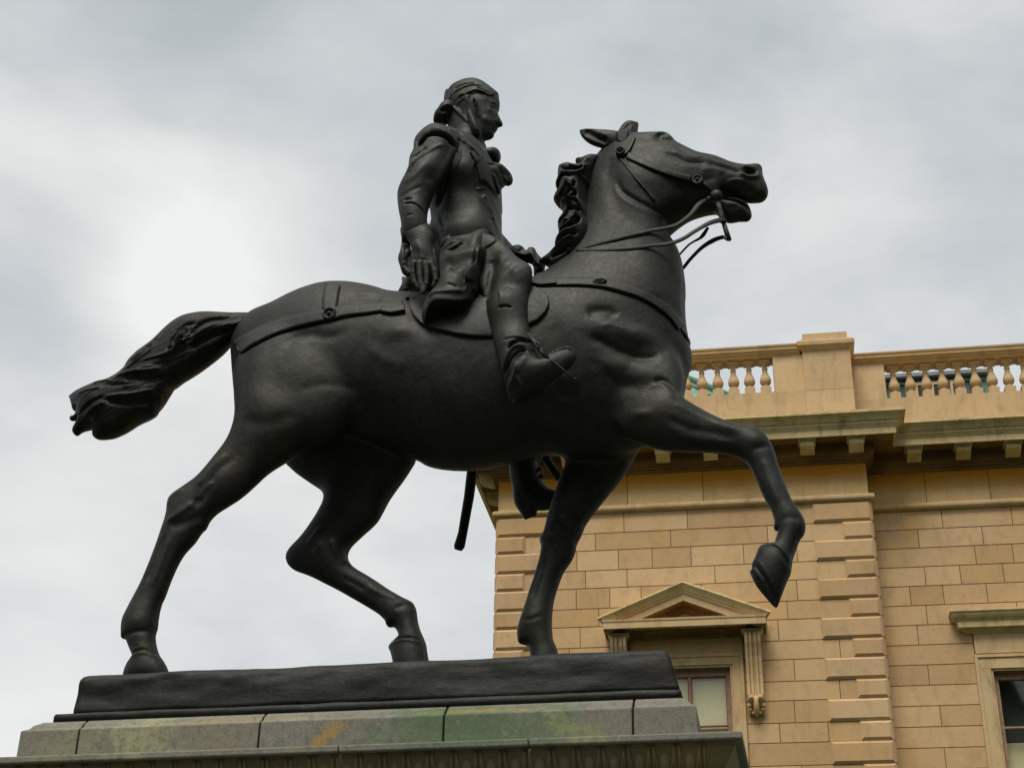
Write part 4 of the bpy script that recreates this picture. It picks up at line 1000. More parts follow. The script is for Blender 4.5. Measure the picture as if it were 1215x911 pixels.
H.poly(near_fore, k=[(750, 450, .60), (800, 505, .72), (860, 520, .75), (905, 535, .78), (925, 600, .85), (935, 630, .85), (920, 680, .95)], yc=[(755, 450, -.15), (810, 505, -.19), (880, 525, -.22), (935, 620, -.23), (920, 690, -.23)], yp=-.22, sm=.05)
far_fore = [(757, 533.8), (749.4, 547.7), (736.8, 567.9), (721.6, 586.8), (706.5, 605.8), (695, 622), (690.2, 634), (684.4, 645), (683, 653), (678.7, 663.8), (668.6, 679), (661, 699.2), (656.4, 717), (654.8, 737), (656, 757), (660.8, 769), (665, 785), (672, 800), (678, 826, 1), (622, 828, 1), (624, 806), (629, 786), (628, 770), (623.6, 765), (615.9, 763), (613.9, 757), (613.7, 747), (616.7, 736), (621.6, 720.6), (627.5, 702.8), (635.5, 679), (640.2, 660), (642, 648), (640.2, 640), (645.3, 629.6), (648.4, 616.5), (656, 591), (663.5, 570.4), (670.5, 553), (671, 540), (664, 510), (672, 470), (700, 445), (745, 455), (765, 490), (765, 520)]
H.poly(far_fore, k=[(710, 500, .62), (700, 570, .62), (668, 630, .7), (648, 690, .8), (635, 745, .85), (650, 810, .9)], yc=[(710, 500, .15), (690, 590, .2), (650, 690, .22), (650, 800, .22)], yp=.21, sm=.05)
# chest between the legs, far shoulder
H.blob(0, 0, 1, 1, 0)
H.poly([(700, 400), (760, 390), (800, 410), (812, 450), (800, 500), (760, 520), (715, 510), (690, 460)], k=.6, yc=.15, yp=.15, sm=.06)
zg = -.135*K
hr = H.mesh('horse_body', M_br, stat, it=3); hr.location = (0, 0, ZS)
def place(o): o.location = (0, 0, ZS); return o
# ears
ear = Sculpt((680, 138, 765, 195), (-.2, .2), .004)
ear.stroke([(694, 158), (708, 166), (722, 172)], 4, -.03, -.09); ear.stroke([(690, 155), (708, 157), (730, 160)], 2, .006, -.09)
ear.poly([(687.6, 155.2), (692, 154), (702, 154.6), (712.5, 156), (724, 156.4), (735, 158), (742, 166), (736, 177), (724, 178), (717.3, 175.9), (706, 173), (696.8, 168.6), (690, 162)], k=.8, yc=-.085, sm=0)
e1 = place(ear.mesh('ear', M_br, stat))
ear = Sculpt((680, 130, 765, 200), (-.2, .25), .004, yp=.09)
ear.stroke([(700, 160), (712, 168), (725, 174)], 4, -.02, .09)
ear.poly([(700, 160), (706, 158.6), (718, 159), (730, 160), (742, 163), (748, 172), (742, 182), (728, 182), (716, 177), (706, 170)], k=.8, yc=.085, sm=0)
place(ear.mesh('ear', M_br, stat))
fl = Sculpt((722, 138, 775, 200), (-.16, .16), .004)
fl.stroke([(748, 150), (741, 160), (736, 175)], 2, -.012, -.05); fl.stroke([(754, 149), (748, 162), (742, 178)], 2, .010, -.05); fl.stroke([(756, 150), (753, 164)], 1.5, -.01, -.05)
fl.poly([(734, 156.6), (739, 151), (743.5, 147.2), (748, 146.2), (753, 147.2), (757.4, 146.4), (757, 151), (755.6, 158), (752, 168), (746, 180), (737, 183), (731, 176), (730, 165)], k=1.5, yc=[(748, 150, .0), (736, 178, -.085)], sm=0)
place(fl.mesh('forelock', M_br, stat))

# tail
tl = Sculpt((70, 360, 325, 530), (-.28, .28), .0055)
for pts, w, a in (([(300, 378), (270, 388), (235, 402), (205, 425), (180, 440), (160, 450)], 5, .012), ([(296, 383), (262, 396), (238, 410), (228, 418)], 3.5, -.022), ([(275, 379), (250, 384), (236, 394), (232, 404)], 3, -.022),
    ([(262, 386), (246, 396), (234, 406)], 2.5, .012), ([(236, 388), (222, 392), (212, 404), (206, 414)], 3, -.018), ([(222, 392), (230, 398), (224, 408), (212, 416)], 3, .012), ([(222, 404), (212, 412), (204, 422)], 4, -.028), ([(225, 412), (218, 412), (206, 424), (190, 430), (172, 435)], 2, .018),
    ([(199, 398), (190, 408), (183, 420), (172, 430), (160, 438), (150, 445)], 2.4, .014), ([(193, 402), (184, 412), (176, 422), (166, 430), (156, 440)], 2, -.016), ([(180, 412), (170, 424), (156, 436)], 2, -.012),
    ([(140, 452), (155, 449), (175, 447), (195, 441)], 2.6, .016), ([(150, 457), (175, 455), (200, 448)], 3.5, -.014), ([(113, 458), (122, 455), (135, 456)], 2, .014), ([(128, 462), (160, 462), (190, 455)], 3, -.014), ([(165, 447), (180, 442), (190, 440)], 1.6, .008),
    ([(130, 477), (145, 475), (165, 472), (185, 464)], 2.4, .016), ([(128, 480), (150, 482), (175, 478), (195, 466)], 3.6, -.018), ([(100, 497), (118, 488), (132, 482)], 2.4, .014), ([(96, 492), (115, 482), (128, 476)], 2.4, -.014), ([(150, 466), (165, 462), (178, 458)], 2, .012),
    ([(92, 470), (110, 467), (125, 465)], 2, .010), ([(115, 512), (140, 500), (165, 485), (185, 470)], 6, .010), ([(203, 457), (190, 475), (180, 490)], 3, .008), ([(160, 417), (150, 432), (150, 440)], 2, -.014)): tl.stroke(pts, w, a, -.08)
tl.poly([(312, 369), (298.6, 372.3), (274.9, 373.6), (247.2, 372.7), (230, 374.5), (215.6, 378.4), (201, 388.7), (189.2, 400.6), (180.5, 410), (168, 417.7), (157.5, 426.6), (151.6, 434.6), (149.6, 443, 1), (139, 449.6), (125.9, 454.8), (119.3, 454.3), (113.4, 458.4), (102, 462), (92.9, 465.3), (81.7, 470.4, 1), (84, 476), (85.7, 481.9), (87, 486.7), (91, 488), (94.3, 487.9, 1), (91.6, 491.8), (83.9, 493.5), (82.4, 496.5), (84.6, 499.3), (88.3, 499), (95.6, 497.5, 1), (88.3, 505.6), (85.8, 510.9), (88, 515.4), (91.8, 517), (96.9, 512.2), (101, 509.5), (106, 507.6), (110, 508), (112, 511, 1), (110, 516.2), (113, 519.8), (118, 520.9), (131, 518.2), (147, 510.6), (161.4, 500.2), (172, 496.6), (182.5, 492.9, 1), (193, 476.5), (203.4, 459, 1), (215.6, 450.7), (228.7, 443.5), (243.2, 433.5), (263, 418), (274, 406), (284, 400), (305, 388), (318, 378)], k=[(300, 380, .8), (220, 410, .72), (150, 470, .8), (100, 490, .95)], yc=0, sm=0)
tail = place(tl.mesh('tail', M_bt, stat))

# mane
mn = Sculpt((628, 176, 722, 338), (-.28, .18), .0045, yp=-.08)
mane = [(716, 184), (708, 185.8), (700, 186.5), (692.2, 189.6), (687.5, 187.8), (683.6, 189.2), (682.8, 192.6), (685.6, 195.6), (690.2, 200.6), (686.5, 202), (681.7, 200.2), (675.8, 196.2), (671, 198), (663.4, 197.2), (661.9, 206.9), (661.7, 214.8), (659.3, 219.6), (661.3, 225.3), (665.5, 227.5, 1), (660.5, 231.4), (656.9, 236.4), (659, 240.6), (665, 242.6, 1), (666.5, 249), (670.5, 253.9, 1), (667.5, 260.9), (662.6, 264.7), (662.6, 272.8), (664.6, 281.6, 1), (659.3, 288), (658.8, 294.4), (661.9, 298.5, 1), (655.3, 303.3), (647.4, 305.4), (639.5, 309.3), (640.5, 312.6), (646.5, 313.6), (652, 317.6), (651.6, 323), (656, 327), (668.5, 321), (681.7, 311.5), (692, 303), (701, 287), (703, 262), (700, 240), (702, 215), (708, 200)]
for pts, w, a in (([(699, 188), (693, 198), (696, 206)], 3, .015), ([(675, 213), (685, 215), (694, 207), (699, 196)], 2.6, .024), ([(664, 199), (672, 206), (684, 207), (693, 202)], 2.6, -.03), ([(664, 200), (668, 208), (665, 218)], 2, .014), ([(676, 200), (683, 204), (690, 204)], 1.8, .014),
    ([(661, 221), (670, 214), (682, 218)], 3, -.04), ([(674, 222), (677, 229), (682, 233), (679, 240)], 2, .026), ([(684, 224), (682, 232), (676, 238), (672, 244)], 2, -.034), ([(657, 236), (664, 236), (670, 232), (675, 224)], 2.2, .022), ([(663, 241), (671, 244), (680, 242), (685, 232)], 2, .022), ([(680, 234), (684, 240), (681, 246)], 2.5, -.04),
    ([(672, 247), (680, 245), (688, 249), (693, 256), (694, 262)], 2.2, .030), ([(674, 252), (682, 258), (692, 260)], 3.6, -.05), ([(672, 252), (674, 262), (670, 268), (664, 266)], 2.2, .020), ([(664, 270), (672, 268), (678, 260)], 2.2, -.03), ([(686, 262), (684, 270), (676, 275), (671, 272)], 2.2, .026), ([(690, 268), (686, 278), (676, 282)], 3, -.035), ([(665, 283), (674, 280), (682, 276)], 1.8, .020),
    ([(660, 290), (670, 287), (682, 284), (690, 276)], 2.6, .014), ([(664, 297), (674, 292), (688, 288)], 2.6, -.03), ([(650, 306), (664, 301), (676, 295), (684, 292)], 2.4, .024), ([(655, 312), (668, 308), (680, 300)], 3, -.03), ([(674, 304), (678, 306), (677, 311)], 2.2, .022), ([(697, 215), (698, 240), (699, 270)], 5, -.06), ([(690, 215), (692, 232), (694, 246)], 3, -.025)): mn.stroke(pts, w, a*1.15, -.12)
mn.poly(mane, k=1.35, yc=[(690, 200, -.05), (670, 240, -.08), (680, 290, -.11), (650, 310, -.12)], yp=-.08, sm=0)
place(mn.mesh('mane', M_br, stat))
# ------------------------------------------------------------------ rider
rider = empty('rider', (0, 0, ZS), 0, stat)
rb = Sculpt((462, 84, 712, 628), (-.60, .62), .0055, .0065, yp=-.2); Q = rb
yh = -.08
def rs(pts, w, a, y): Q.stroke(pts, w*1.1, a*.8, y)
# face
H2 = yh
rs([(590, 124), (586, 126), (582, 127)], 2.2, -.014, H2); Q.blob(587, 127.5, 2.2, 1.6, .008, 0, H2); rs([(591.5, 119), (586, 119), (581, 121)], 1.8, .009, H2)
rs([(589.5, 150), (587.5, 146), (588.5, 140)], 1.6, -.010, H2); Q.blob(592.5, 146, 3, 2.6, .012, 0, H2); rs([(588.5, 156), (584, 156.5), (581, 155.5)], 1.3, -.012, H2); rs([(587, 152), (583, 153)], 1.4, .005, H2)
Q.blob(577, 141, 7, 6, .012, 20, H2); rs([(574, 152), (577, 158), (583, 163)], 3, .006, H2); rs([(567, 137), (570, 150), (574, 158)], 4, -.010, H2); Q.blob(583, 160.5, 3, 3, .008, 0, H2)
rs([(574, 112), (580, 122), (582, 132)], 2, .008, H2)
# coat: lapels, seams, sleeve, folds
yt = -.26
rs([(541, 176), (534, 200), (526, 222), (515, 240)], 4, -.03, yt); rs([(548, 170), (560, 176), (572, 186)], 4, .010, yt); rs([(552, 160), (562, 172), (576, 184)], 2, .012, -.15); rs([(545, 164), (556, 176), (566, 190)], 2, -.012, -.2)
Q.blob(557, 205, 16, 22, .014, 0, yt, 1.4); rs([(513, 250), (518, 262), (524, 272)], 3, .012, yt); rs([(519, 248), (524, 262), (528, 270)], 2, -.012, yt); rs([(527, 246), (531, 258)], 2, .008, yt)
rs([(568, 230), (575, 245), (582, 258), (586, 270)], 2, -.018, yt); rs([(573, 226), (581, 241), (588, 255)], 2.5, .014, yt); rs([(566, 228), (578, 222)], 1.4, .010, -.2); Q.blob(576, 233, 2.6, 2.6, .016, 0, -.2); Q.blob(583.5, 252.5, 1.8, 1.8, .012, 0, -.2)
rs([(586, 250), (590, 262), (592, 276)], 3, .012, yt); rs([(578, 235), (586, 256)], 1.2, .008, yt)
rs([(566, 273), (576, 272), (584, 276), (590, 284)], 1.8, -.018, yt); rs([(566, 276), (576, 275), (583, 280)], 1.6, .012, yt)
# the front of the coat lies over the waistcoat; the jabot spills from it
Q.plate([(505, 190), (520, 165), (545, 162), (560, 172), (571, 188), (563, 200), (562, 214), (565, 227), (571, 229), (575, 242), (582, 256), (586, 270), (590, 290), (575, 300), (462, 360), (458, 230), (462, 130)], .012, yt, 1.5)
Q.plate([(561, 190.5), (568, 193), (575, 193), (582, 196), (592, 198), (600, 206), (598, 216), (592, 224), (584, 221), (576, 217), (571, 219), (569, 208), (566, 199)], .030, -.2, 2)
Q.plate([(545, 162), (556, 166), (567, 176), (575, 188), (571, 190), (560, 182), (548, 176), (540, 172)], .010, -.2, 1.5)
# arm
ya = -.42
rs([(496, 174), (500, 165), (512, 159), (528, 160.5), (538, 168)], 3.0, -.055, ya); rs([(498, 158), (510, 151), (526, 153), (540, 162)], 3, .010, ya); rs([(540, 164), (541, 176), (535, 192)], 1.6, .014, ya); 
rs([(487, 206), (500, 192), (516, 178), (528, 170)], 2.4, .014, ya); rs([(490, 200), (498, 186), (508, 176)], 2.4, -.016, ya); rs([(486, 186), (494, 186), (500, 180)], 2.6, .014, ya); rs([(484, 215), (496, 204), (510, 190)], 3, -.010, ya)
rs([(482, 225), (498, 215), (512, 200)], 4, .008, ya); rs([(478, 240), (488, 236), (504, 228)], 2.4, -.006, ya); rs([(482, 245), (493, 244.5)], 1.6, -.014, ya); rs([(482, 250.6), (494, 250), (503, 255), (506, 259)], 1.1, -.018, ya); rs([(486, 265), (494, 263)], 1.4, -.006, ya)
# thigh and knee
yk = -.46
rs([(583, 292), (580, 312), (577, 335), (576, 352)], 6.5, -.06, yk); rs([(592, 345), (596, 358), (595, 370)], 1.8, .010, yk); rs([(594, 370), (602, 368.8), (609, 370)], 1.0, -.022, yk); rs([(591, 342), (600, 343), (606, 347)], 2, .010, yk); rs([(600, 310), (612, 322), (618, 336)], 5, .006, yk)
# boot top folds
rs([(598, 411), (612, 409), (626, 409), (634, 412)], 1.4, -.010, yk); rs([(607, 424), (611, 416), (621, 411), (632, 412)], 2.6, -.034, yk); rs([(597, 447), (606, 430), (614, 421), (628, 418)], 2.2, .026, yk); rs([(600, 452), (611, 436), (620, 427), (629, 424)], 2.0, -.030, yk)
rs([(598, 458), (606, 447), (612, 436), (620, 430), (629, 424)], 1.6, .016, yk); rs([(604, 470), (613, 452), (618, 438)], 3, .010, yk); rs([(632, 420), (640, 428), (646, 428)], 4, -.022, yk); rs([(603, 466), (612, 455), (616, 442)], 1.4, .012, yk); rs([(614, 453), (619, 461), (622, 465)], 1, .012, yk)
rs([(650, 424.6), (662, 417), (673, 413.5), (680, 416)], 1.6, .018, yk-.03); rs([(625, 445), (645, 438), (665, 430)], 8, .006, yk)
rs([(628, 432), (622, 442), (618, 452)], 3, .008, yk)
# far boot
yb = .45
for (px, py) in ((640.5, 557), (642.5, 564)): Q.blob(px, py, 2.6, 2.6, .02, 0, yb)
rs([(618, 560), (624, 580), (636, 598)], 6, .010, yb)

head = [(533, 120), (532, 113), (534.1, 108.6), (538.5, 101.7), (545.4, 96.3), (554, 93), (563.2, 92.4), (571.1, 95.1), (579, 100.5), (585.9, 108.4), (590.4, 114.4), (592.8, 120.5), (592.4, 126.4), (590.8, 132), (591.4, 136), (593.4, 140.5), (596.3, 146.2), (596.2, 149.1), (592.8, 150.4), (590.4, 150.6, 1), (590.4, 152.6), (588.6, 154.6), (587.6, 156.2, 1), (586, 157.6), (586.2, 161), (584.4, 164.4), (580.5, 166.6), (572.8, 167.7), (571.6, 170), (573.5, 173.2), (574, 180), (566, 190), (548, 185), (538, 172), (535, 158), (534, 148), (531, 136)]
head = comp(head, [(536, 590, 90, 112, 4.5), (568, 588, 160, 169, -2.5)])
HEADK = [(550, 115, .66), (575, 125, .68), (585, 135, .62), (592, 146, .5), (545, 146, .48), (560, 172, .55)]
Q.poly(head, k=HEADK, yc=0, sm=0, n=5)
torso = [(538, 160), (552, 168), (566, 173), (576, 180), (586, 196), (592, 214), (593.5, 234), (594, 255), (594, 271), (597, 285), (600, 300), (596, 322), (575, 335), (545, 340), (524, 330), (518, 305), (516, 285), (513.5, 270), (512.5, 258), (509.5, 246), (507, 236), (503, 220), (502, 200), (506, 180), (513, 166), (524, 158)]
Q.poly(torso, k=[(545, 180, 1.45), (548, 215, 1.25), (550, 262, .95), (555, 310, 1.3)], yc=0, sm=.03)
# shoulders
sN = S.at(517, 170, -.27); sF = S.at(540, 180, .27)
Q.caps([(sN[0], -.25, sN[1], .125), (sF[0]-.08, .25, sN[1]+.02, .12)], .06)
arm = [(504.2, 155), (514.9, 148.8), (526, 150.8), (538, 157.5), (543.6, 166), (542.6, 177), (536.3, 193.4), (525.6, 210.5), (514.9, 225.5), (509, 240), (506.8, 251), (506.4, 262), (507.5, 272), (504, 285), (488, 287), (478, 282), (476.6, 266), (473.2, 247), (472.5, 231), (476.4, 221), (481, 213), (485, 205), (485.8, 195), (486.4, 188), (490.5, 182), (491.4, 176), (492.6, 166)]
Q.poly(arm, k=.85, yc=[(517, 165, -.30), (490, 230, -.39), (490, 275, -.42)], yp=-.36, sm=.02)
# coat tails behind the hand, down to the cantle
Q.poly([(516, 268), (508, 280), (500, 290), (492, 304), (487, 320), (484, 336), (483, 348), (500, 354), (530, 354), (545, 335), (545, 290), (530, 270)], k=1.15, yc=-.02, yp=0, sm=.03)
# near thigh, knee, leg and boot
leg = [(560, 285), (575, 280), (596, 285), (606, 295.4), (615, 305), (626.6, 312.4), (631, 319), (631.3, 331), (628.2, 346.8), (626.4, 360.6), (627, 379), (630, 397), (633.6, 408), (636, 417), (641, 428), (648, 424.6), (652, 421.4), (662, 416), (670, 412.8), (677.5, 412.8), (682.5, 416), (684.5, 422), (680, 431), (668, 442), (652, 453), (636, 462), (624, 468), (617, 477), (610, 480.5), (603.5, 474), (601, 462), (596.6, 447.7), (592.6, 430), (588.6, 416), (583, 393), (578.4, 374.4), (576, 358), (570, 345), (552, 330), (545, 305)]
Q.poly(leg, k=[(575, 305, .55), (610, 330, .50), (603, 370, .66), (608, 410, .72), (612, 445, .85), (650, 435, .75), (675, 422, .7)], yc=[(560, 295, -.20), (575, 298, -.22), (590, 306, -.29), (603, 316, -.35), (618, 328, -.40), (605, 370, -.43), (608, 430, -.46), (660, 430, -.47)], yp=-.42, sm=.02)
# far leg and boot, mostly behind the horse
fk = s3(628, 420, .40); fh = s3(585, 330, .18); fa = s3(634, 545, .43)
Q.caps([(fh[0], .16, fh[2], .16), (fk[0], .40, fk[2], .115), (fa[0]-.02, .43, fa[2]+.06, .085)], .04)
far_boot = [(600, 535), (604, 556), (605.8, 569.5), (608.8, 581.4), (609.3, 591.2), (611.2, 599), (617.2, 608), (622.8, 616.6, 1), (629, 614), (637, 611, 1), (637.2, 604.6, 1), (645, 605), (653, 603.6), (663, 597), (668, 588), (664, 583), (656, 580.6), (650.7, 578.4), (644.8, 571), (640.5, 563), (638.5, 552), (642, 535), (640, 515), (615, 505), (600, 515)]
Q.poly(far_boot, k=.7, yc=.43, yp=.43, sm=.02)
# far arm reaching forward to the reins
fs_ = s3(545, 185, .27); fe = s3(566, 268, .34); fw_ = s3(604, 303, .14)
Q.caps([(fs_[0], .27, fs_[2], .115), (fe[0], .34, fe[2], .095), (fw_[0], .16, fw_[2], .065), (fw_[0]+.06, .12, fw_[2]-.0, .055)], .03)
# neck into the stock
a = s3(556, 160, 0); b_ = s3(552, 190, 0); Q.caps([(a[0], 0, a[2], .085), (b_[0], 0, b_[2], .13)], .05)
Q.mesh('body', M_br2, rider, it=1)

# near hand in its gauntlet: wrist frill, palm, four fingers and thumb
hd = Sculpt((464, 262, 530, 358), (-.60, -.28), .004, yp=-.45)
yg = -.47
hd.stroke([(484, 300), (500, 303), (514, 308)], 5, -.004, yg); hd.stroke([(492, 288), (500, 300), (502, 312)], 5, .010, yg); hd.stroke([(486, 315), (498, 312), (512, 314)], 2, .010, yg)
hd.poly([(477, 272), (486, 270), (497, 266), (506, 268), (511, 272), (514, 280), (513, 292), (515, 303), (517.5, 313), (514, 320), (504, 318), (493, 317), (487, 319), (487, 306), (488, 295), (482, 283), (477, 280)], k=.62, yc=-.45, yp=-.45, sm=0)
def finger(pts, r0_, r1_, y0_, y1_):
    n = len(pts); out_ = []
    for i, (px, py) in enumerate(pts):
        f = i/(n-1); y = y0_+(y1_-y0_)*f; x, z = S.at(px, py, y); out_.append((x, y, z, r0_+(r1_-r0_)*f))
    hd.caps(out_, .006)
finger([(490.5, 312), (490, 324), (492, 335), (497, 342)], .019, .014, -.47, -.455)
finger([(497.5, 313), (498.5, 326), (499.5, 337), (502, 347)], .020, .015, -.485, -.475)
finger([(505, 313), (506.5, 325), (506, 337), (503.5, 345)], .020, .014, -.49, -.475)
finger([(512, 313), (515.5, 322), (517, 332), (514, 339.5)], .018, .0135, -.48, -.47)
finger([(483, 300), (479, 308), (480, 318), (486, 324)], .022, .016, -.43, -.44)
hand = hd.mesh('gloved_hand', M_br2, rider, it=1)
cf = Sculpt((464, 258, 530, 332), (-.58, -.26), .004, yp=-.42)
for pts, w, a in (([(476, 284), (483, 282), (488, 288)], 3, -.05), ([(482, 285), (484, 300), (482, 318)], 4, -.06), ([(500, 275), (508, 282), (512, 296)], 2.6, -.03), ([(490, 274), (502, 270), (509, 276)], 2, .018), ([(477, 274), (482, 276), (480, 280)], 2, .014), ([(477, 311), (483, 309), (487, 313)], 2, .02), ([(513, 300), (518, 315), (519, 330)], 2, .014)): cf.stroke(pts, w, a, -.48)
cf.poly([(475.6, 270.5), (482, 268.6), (490, 267), (498, 264), (506, 264.4), (510, 268), (513, 275), (514.5, 290), (511, 294), (506, 285), (499, 279), (491, 279), (486, 284), (488, 298), (488.5, 312), (488, 326), (483, 328), (477.4, 324.4), (474.6, 316), (472.3, 307), (475.4, 297), (476.6, 284), (475.4, 277)], k=1.0, yc=-.42, yp=-.42, sm=0)
cf.poly([(512, 285), (516, 296), (519.5, 312), (520.4, 326), (518, 336), (515, 330), (515.5, 316), (511, 300)], k=1.2, yc=-.43, yp=-.43, sm=.01)
cf.mesh('gauntlet_cuff', M_br2, rider, it=1)
# reins hand with its lace
rh = Sculpt((596, 284, 656, 340), (-.05, .30), .004, yp=.1)
for pts, w, a in (([(608, 300), (620, 303), (628, 300)], 2.4, -.03), ([(606, 294), (616, 298), (624, 300)], 2, .016), ([(629, 296), (634, 306), (640, 312)], 2, .02), ([(626, 304), (632, 314)], 2.4, -.03), ([(634, 318), (642, 316)], 2, -.02)): rh.stroke(pts, w, a, .04)
rh.poly([(600, 289), (604, 292.2), (608.5, 292.4), (613.2, 294.8), (620, 295.4), (625, 298.5), (626.5, 295.4), (629.4, 294), (634.3, 294.8), (637, 300), (640.5, 304.5), (645, 309), (647, 315), (645, 324), (643, 330.6), (638, 329), (633.6, 328), (633, 318), (630, 313), (618, 310), (604, 303)], k=.95, yc=.12, yp=.12, sm=0)
rh.mesh('rein_hand', M_br2, rider, it=1)
# hair: rolls over the ear, ribbon bow and queue
hb = Sculpt((508, 84, 600, 172), (-.2, .2), .0035, yp=-.04)
for pts, w, a in (([(535, 110), (548, 104), (562, 100), (574, 102)], 2, .010), ([(538, 104), (550, 99), (565, 97.5)], 1.6, -.009), ([(545, 113), (556, 111), (566, 108), (580, 112)], 1.5, .014), ([(543, 118), (552, 112), (558, 114), (560, 122)], 2, -.016), ([(556, 111), (559, 118), (562, 128)], 1.4, .016),
    ([(534, 122), (542, 130), (550, 138), (556, 146)], 2, .012), ([(545, 120), (550, 126), (552, 134)], 5, -.018), ([(565, 104), (576, 108), (586, 114)], 1.4, -.008), ([(531, 110), (530, 120), (529, 128)], 1.6, .014), ([(534, 108), (533, 122)], 1.2, -.012)): hb.stroke(pts, w, a, -.1)
hb.poly(head, k=HEADK, yc=0, yp=0, sm=0, n=5)
hl = [(524, 125), (524, 100), (540, 86), (565, 84), (588, 96), (587, 107), (582, 112.5), (576, 112), (571, 110.5), (566, 112), (560, 114.5), (556, 119), (556.5, 126), (559, 131), (562, 138), (563, 145), (560, 151), (552, 149), (544, 148.5), (530, 149), (524, 140)]
hq = np.array([S.at(a, b, -.09) for a, b in catmull(hl, 3)]); hsd = poly_sd(hq, hb.X, hb.Z)
hb.D = np.minimum(hb.D+.016, (hsd*.55)[:, None, :]).astype(np.float32)
for sg in (-1, 1):
    hb.poly([(556, 131), (560, 131), (564, 138), (567.5, 147), (571, 157), (568.5, 161.6), (563, 160.2), (559, 154), (556.5, 146), (554, 138)], k=1.5, yc=sg*.088, yp=-.088, sm=.01)
hb.poly([(527.6, 113.6), (530, 107), (533, 109), (535, 122), (536, 135), (532, 140), (528.4, 138), (527.2, 126.4)], k=1.1, yc=-.01, yp=0, sm=.01)
hair = hb.mesh('hair', M_br, rider, it=1)
bw = Sculpt((508, 118, 560, 160), (-.16, .14), .0035, yp=0)
for pts, w, a in (([(528, 141), (534, 137), (542, 131)], 1.3, .016), ([(523, 133), (530, 131), (538, 133)], 2.6, -.03), ([(519, 140), (526, 139)], 2.4, -.02), ([(529, 128), (536, 126)], 1.6, .014)): bw.stroke(pts, w, a, -.08)
bw.poly([(530, 124), (527.2, 127.5), (522.9, 129.4), (521.8, 134), (518, 137.4), (516.2, 140.5), (515.4, 147.6), (521.2, 148), (526, 148.4), (528.6, 148.8), (530.2, 145, 1), (534, 149), (536, 143), (544, 134), (542, 128), (536, 123)], k=1.5, yc=-.02, yp=0, sm=0)
bw.mesh('ribbon_bow', M_br2, rider, it=1)
# ear
er = MB(); x, y, z = s3(563.5, 123, -.115); 
er.tube([(x-.012, y+.01, z+.03), (x-.002, y-.012, z+.034), (x+.012, y-.014, z+.022), (x+.013, y-.012, z), (x+.004, y-.008, z-.022), (x-.006, y-.002, z-.032)], [.008, .009, .009, .008, .008, .006], 8); er.build('ear', M_br2, rider, smooth=True)
# jabot and collar
jb = Sculpt((545, 168, 615, 250), (-.40, .16), .0035, yp=-.1)
for pts, w, a in (([(561, 192), (568, 195), (575, 194)], 1.8, -.02), ([(575, 203), (577, 212), (579, 218)], 1.3, .022), ([(580, 198), (588, 196), (596, 204)], 3, -.012), ([(586, 206), (588, 214), (592, 222)], 1.6, .014), ([(583, 214), (586, 224), (590, 230)], 2, -.016), ([(594, 200), (600, 208), (604, 216)], 2, .010), ([(571, 210), (574, 218)], 2.6, -.024), ([(590, 212), (596, 216)], 2.4, -.02)): jb.stroke(pts, w, a, -.16)
jb.poly([(560, 190.5), (566, 192.4), (573, 194), (575.5, 190.5), (580, 191), (583, 189.2), (588, 191.4), (593, 193.6), (597.5, 196.6), (601.6, 200.6), (604.6, 204.6), (607.4, 208.5), (608.5, 214), (606.4, 218.4), (602.6, 218.2), (599.2, 217.8), (597, 220.6), (595.4, 222.4), (594, 226), (591.4, 229.8), (586, 226), (581, 220), (576, 218), (572, 221), (570, 212), (566, 200)], k=[(565, 195, 1.6), (580, 203, 1.2), (605, 212, .8)], yc=[(563, 194, -.235), (578, 203, -.19), (592, 208, -.10), (606, 212, -.03)], yp=-.05, sm=0)
jb.mesh('jabot', M_br2, rider, it=1)
cl = Sculpt((545, 164, 605, 205), (-.22, .2), .0035, yp=0)
cl.poly([(566, 176), (573, 177.5), (577, 180), (581.6, 179.8), (585, 178.1), (589.5, 178.1), (593, 180.4), (594, 184.6), (592.6, 189.4), (590, 192.2), (583, 193), (574, 195), (564, 190)], k=1.6, yc=.0, yp=0, sm=0)
cl.poly([(549, 160), (558, 165), (566, 170), (572, 169.6), (573.8, 173.5), (573.6, 179), (568, 184), (556, 178), (545, 172)], k=1.5, yc=0, yp=0, sm=.02)
cl.mesh('collar', M_br2, rider, it=1)
# shoulder cape of the sleeve
# coat skirts
sk = Sculpt((495, 222, 600, 412), (-.60, .10), .0048, yp=-.3)
ys = -.42
for pts, w, a in (([(515, 280), (522, 272), (532, 266)], 2.6, -.02), ([(514, 276), (520, 268), (530, 258)], 1.8, .016), ([(521, 291), (530, 284), (544, 278)], 2.6, .018), ([(523, 287), (534, 285), (545, 277)], 2.2, -.026), ([(516, 284), (524, 279), (536, 275)], 1.8, .014),
    ([(530, 314), (538, 322), (542, 332)], 1.5, -.018), ([(525, 300), (534, 312), (540, 330), (536, 345)], 5, -.010), ([(548, 290), (550, 310), (545, 335)], 6, .010), ([(534, 346), (540, 348), (546, 350)], 1.8, -.010), ([(564, 286), (563, 300), (560, 316)], 1.6, -.014), 
    ([(508, 362), (520, 357), (541, 355), (556, 352)], 2.6, .024), ([(512, 352), (524, 340), (530, 328)], 4, .010), ([(522, 300), (519, 318), (521, 334)], 3, -.016), ([(554, 340), (556, 346), (555, 352)], 2, .016)): sk.stroke(pts, w*1.15, a*.6, ys)
sk_hem = [(498, 384), (504.2, 377), (507.5, 370.5), (512, 365.5), (518, 362), (528, 361), (541, 360.8), (549, 358.5), (555, 353.5), (557.5, 347), (559, 339.5), (566, 333)]
sk.plate([(571, 277), (578.5, 281), (577, 296), (572, 316), (565, 333), (558, 340), (555, 336), (561, 320), (566, 300)], .04, ys, 1.2)
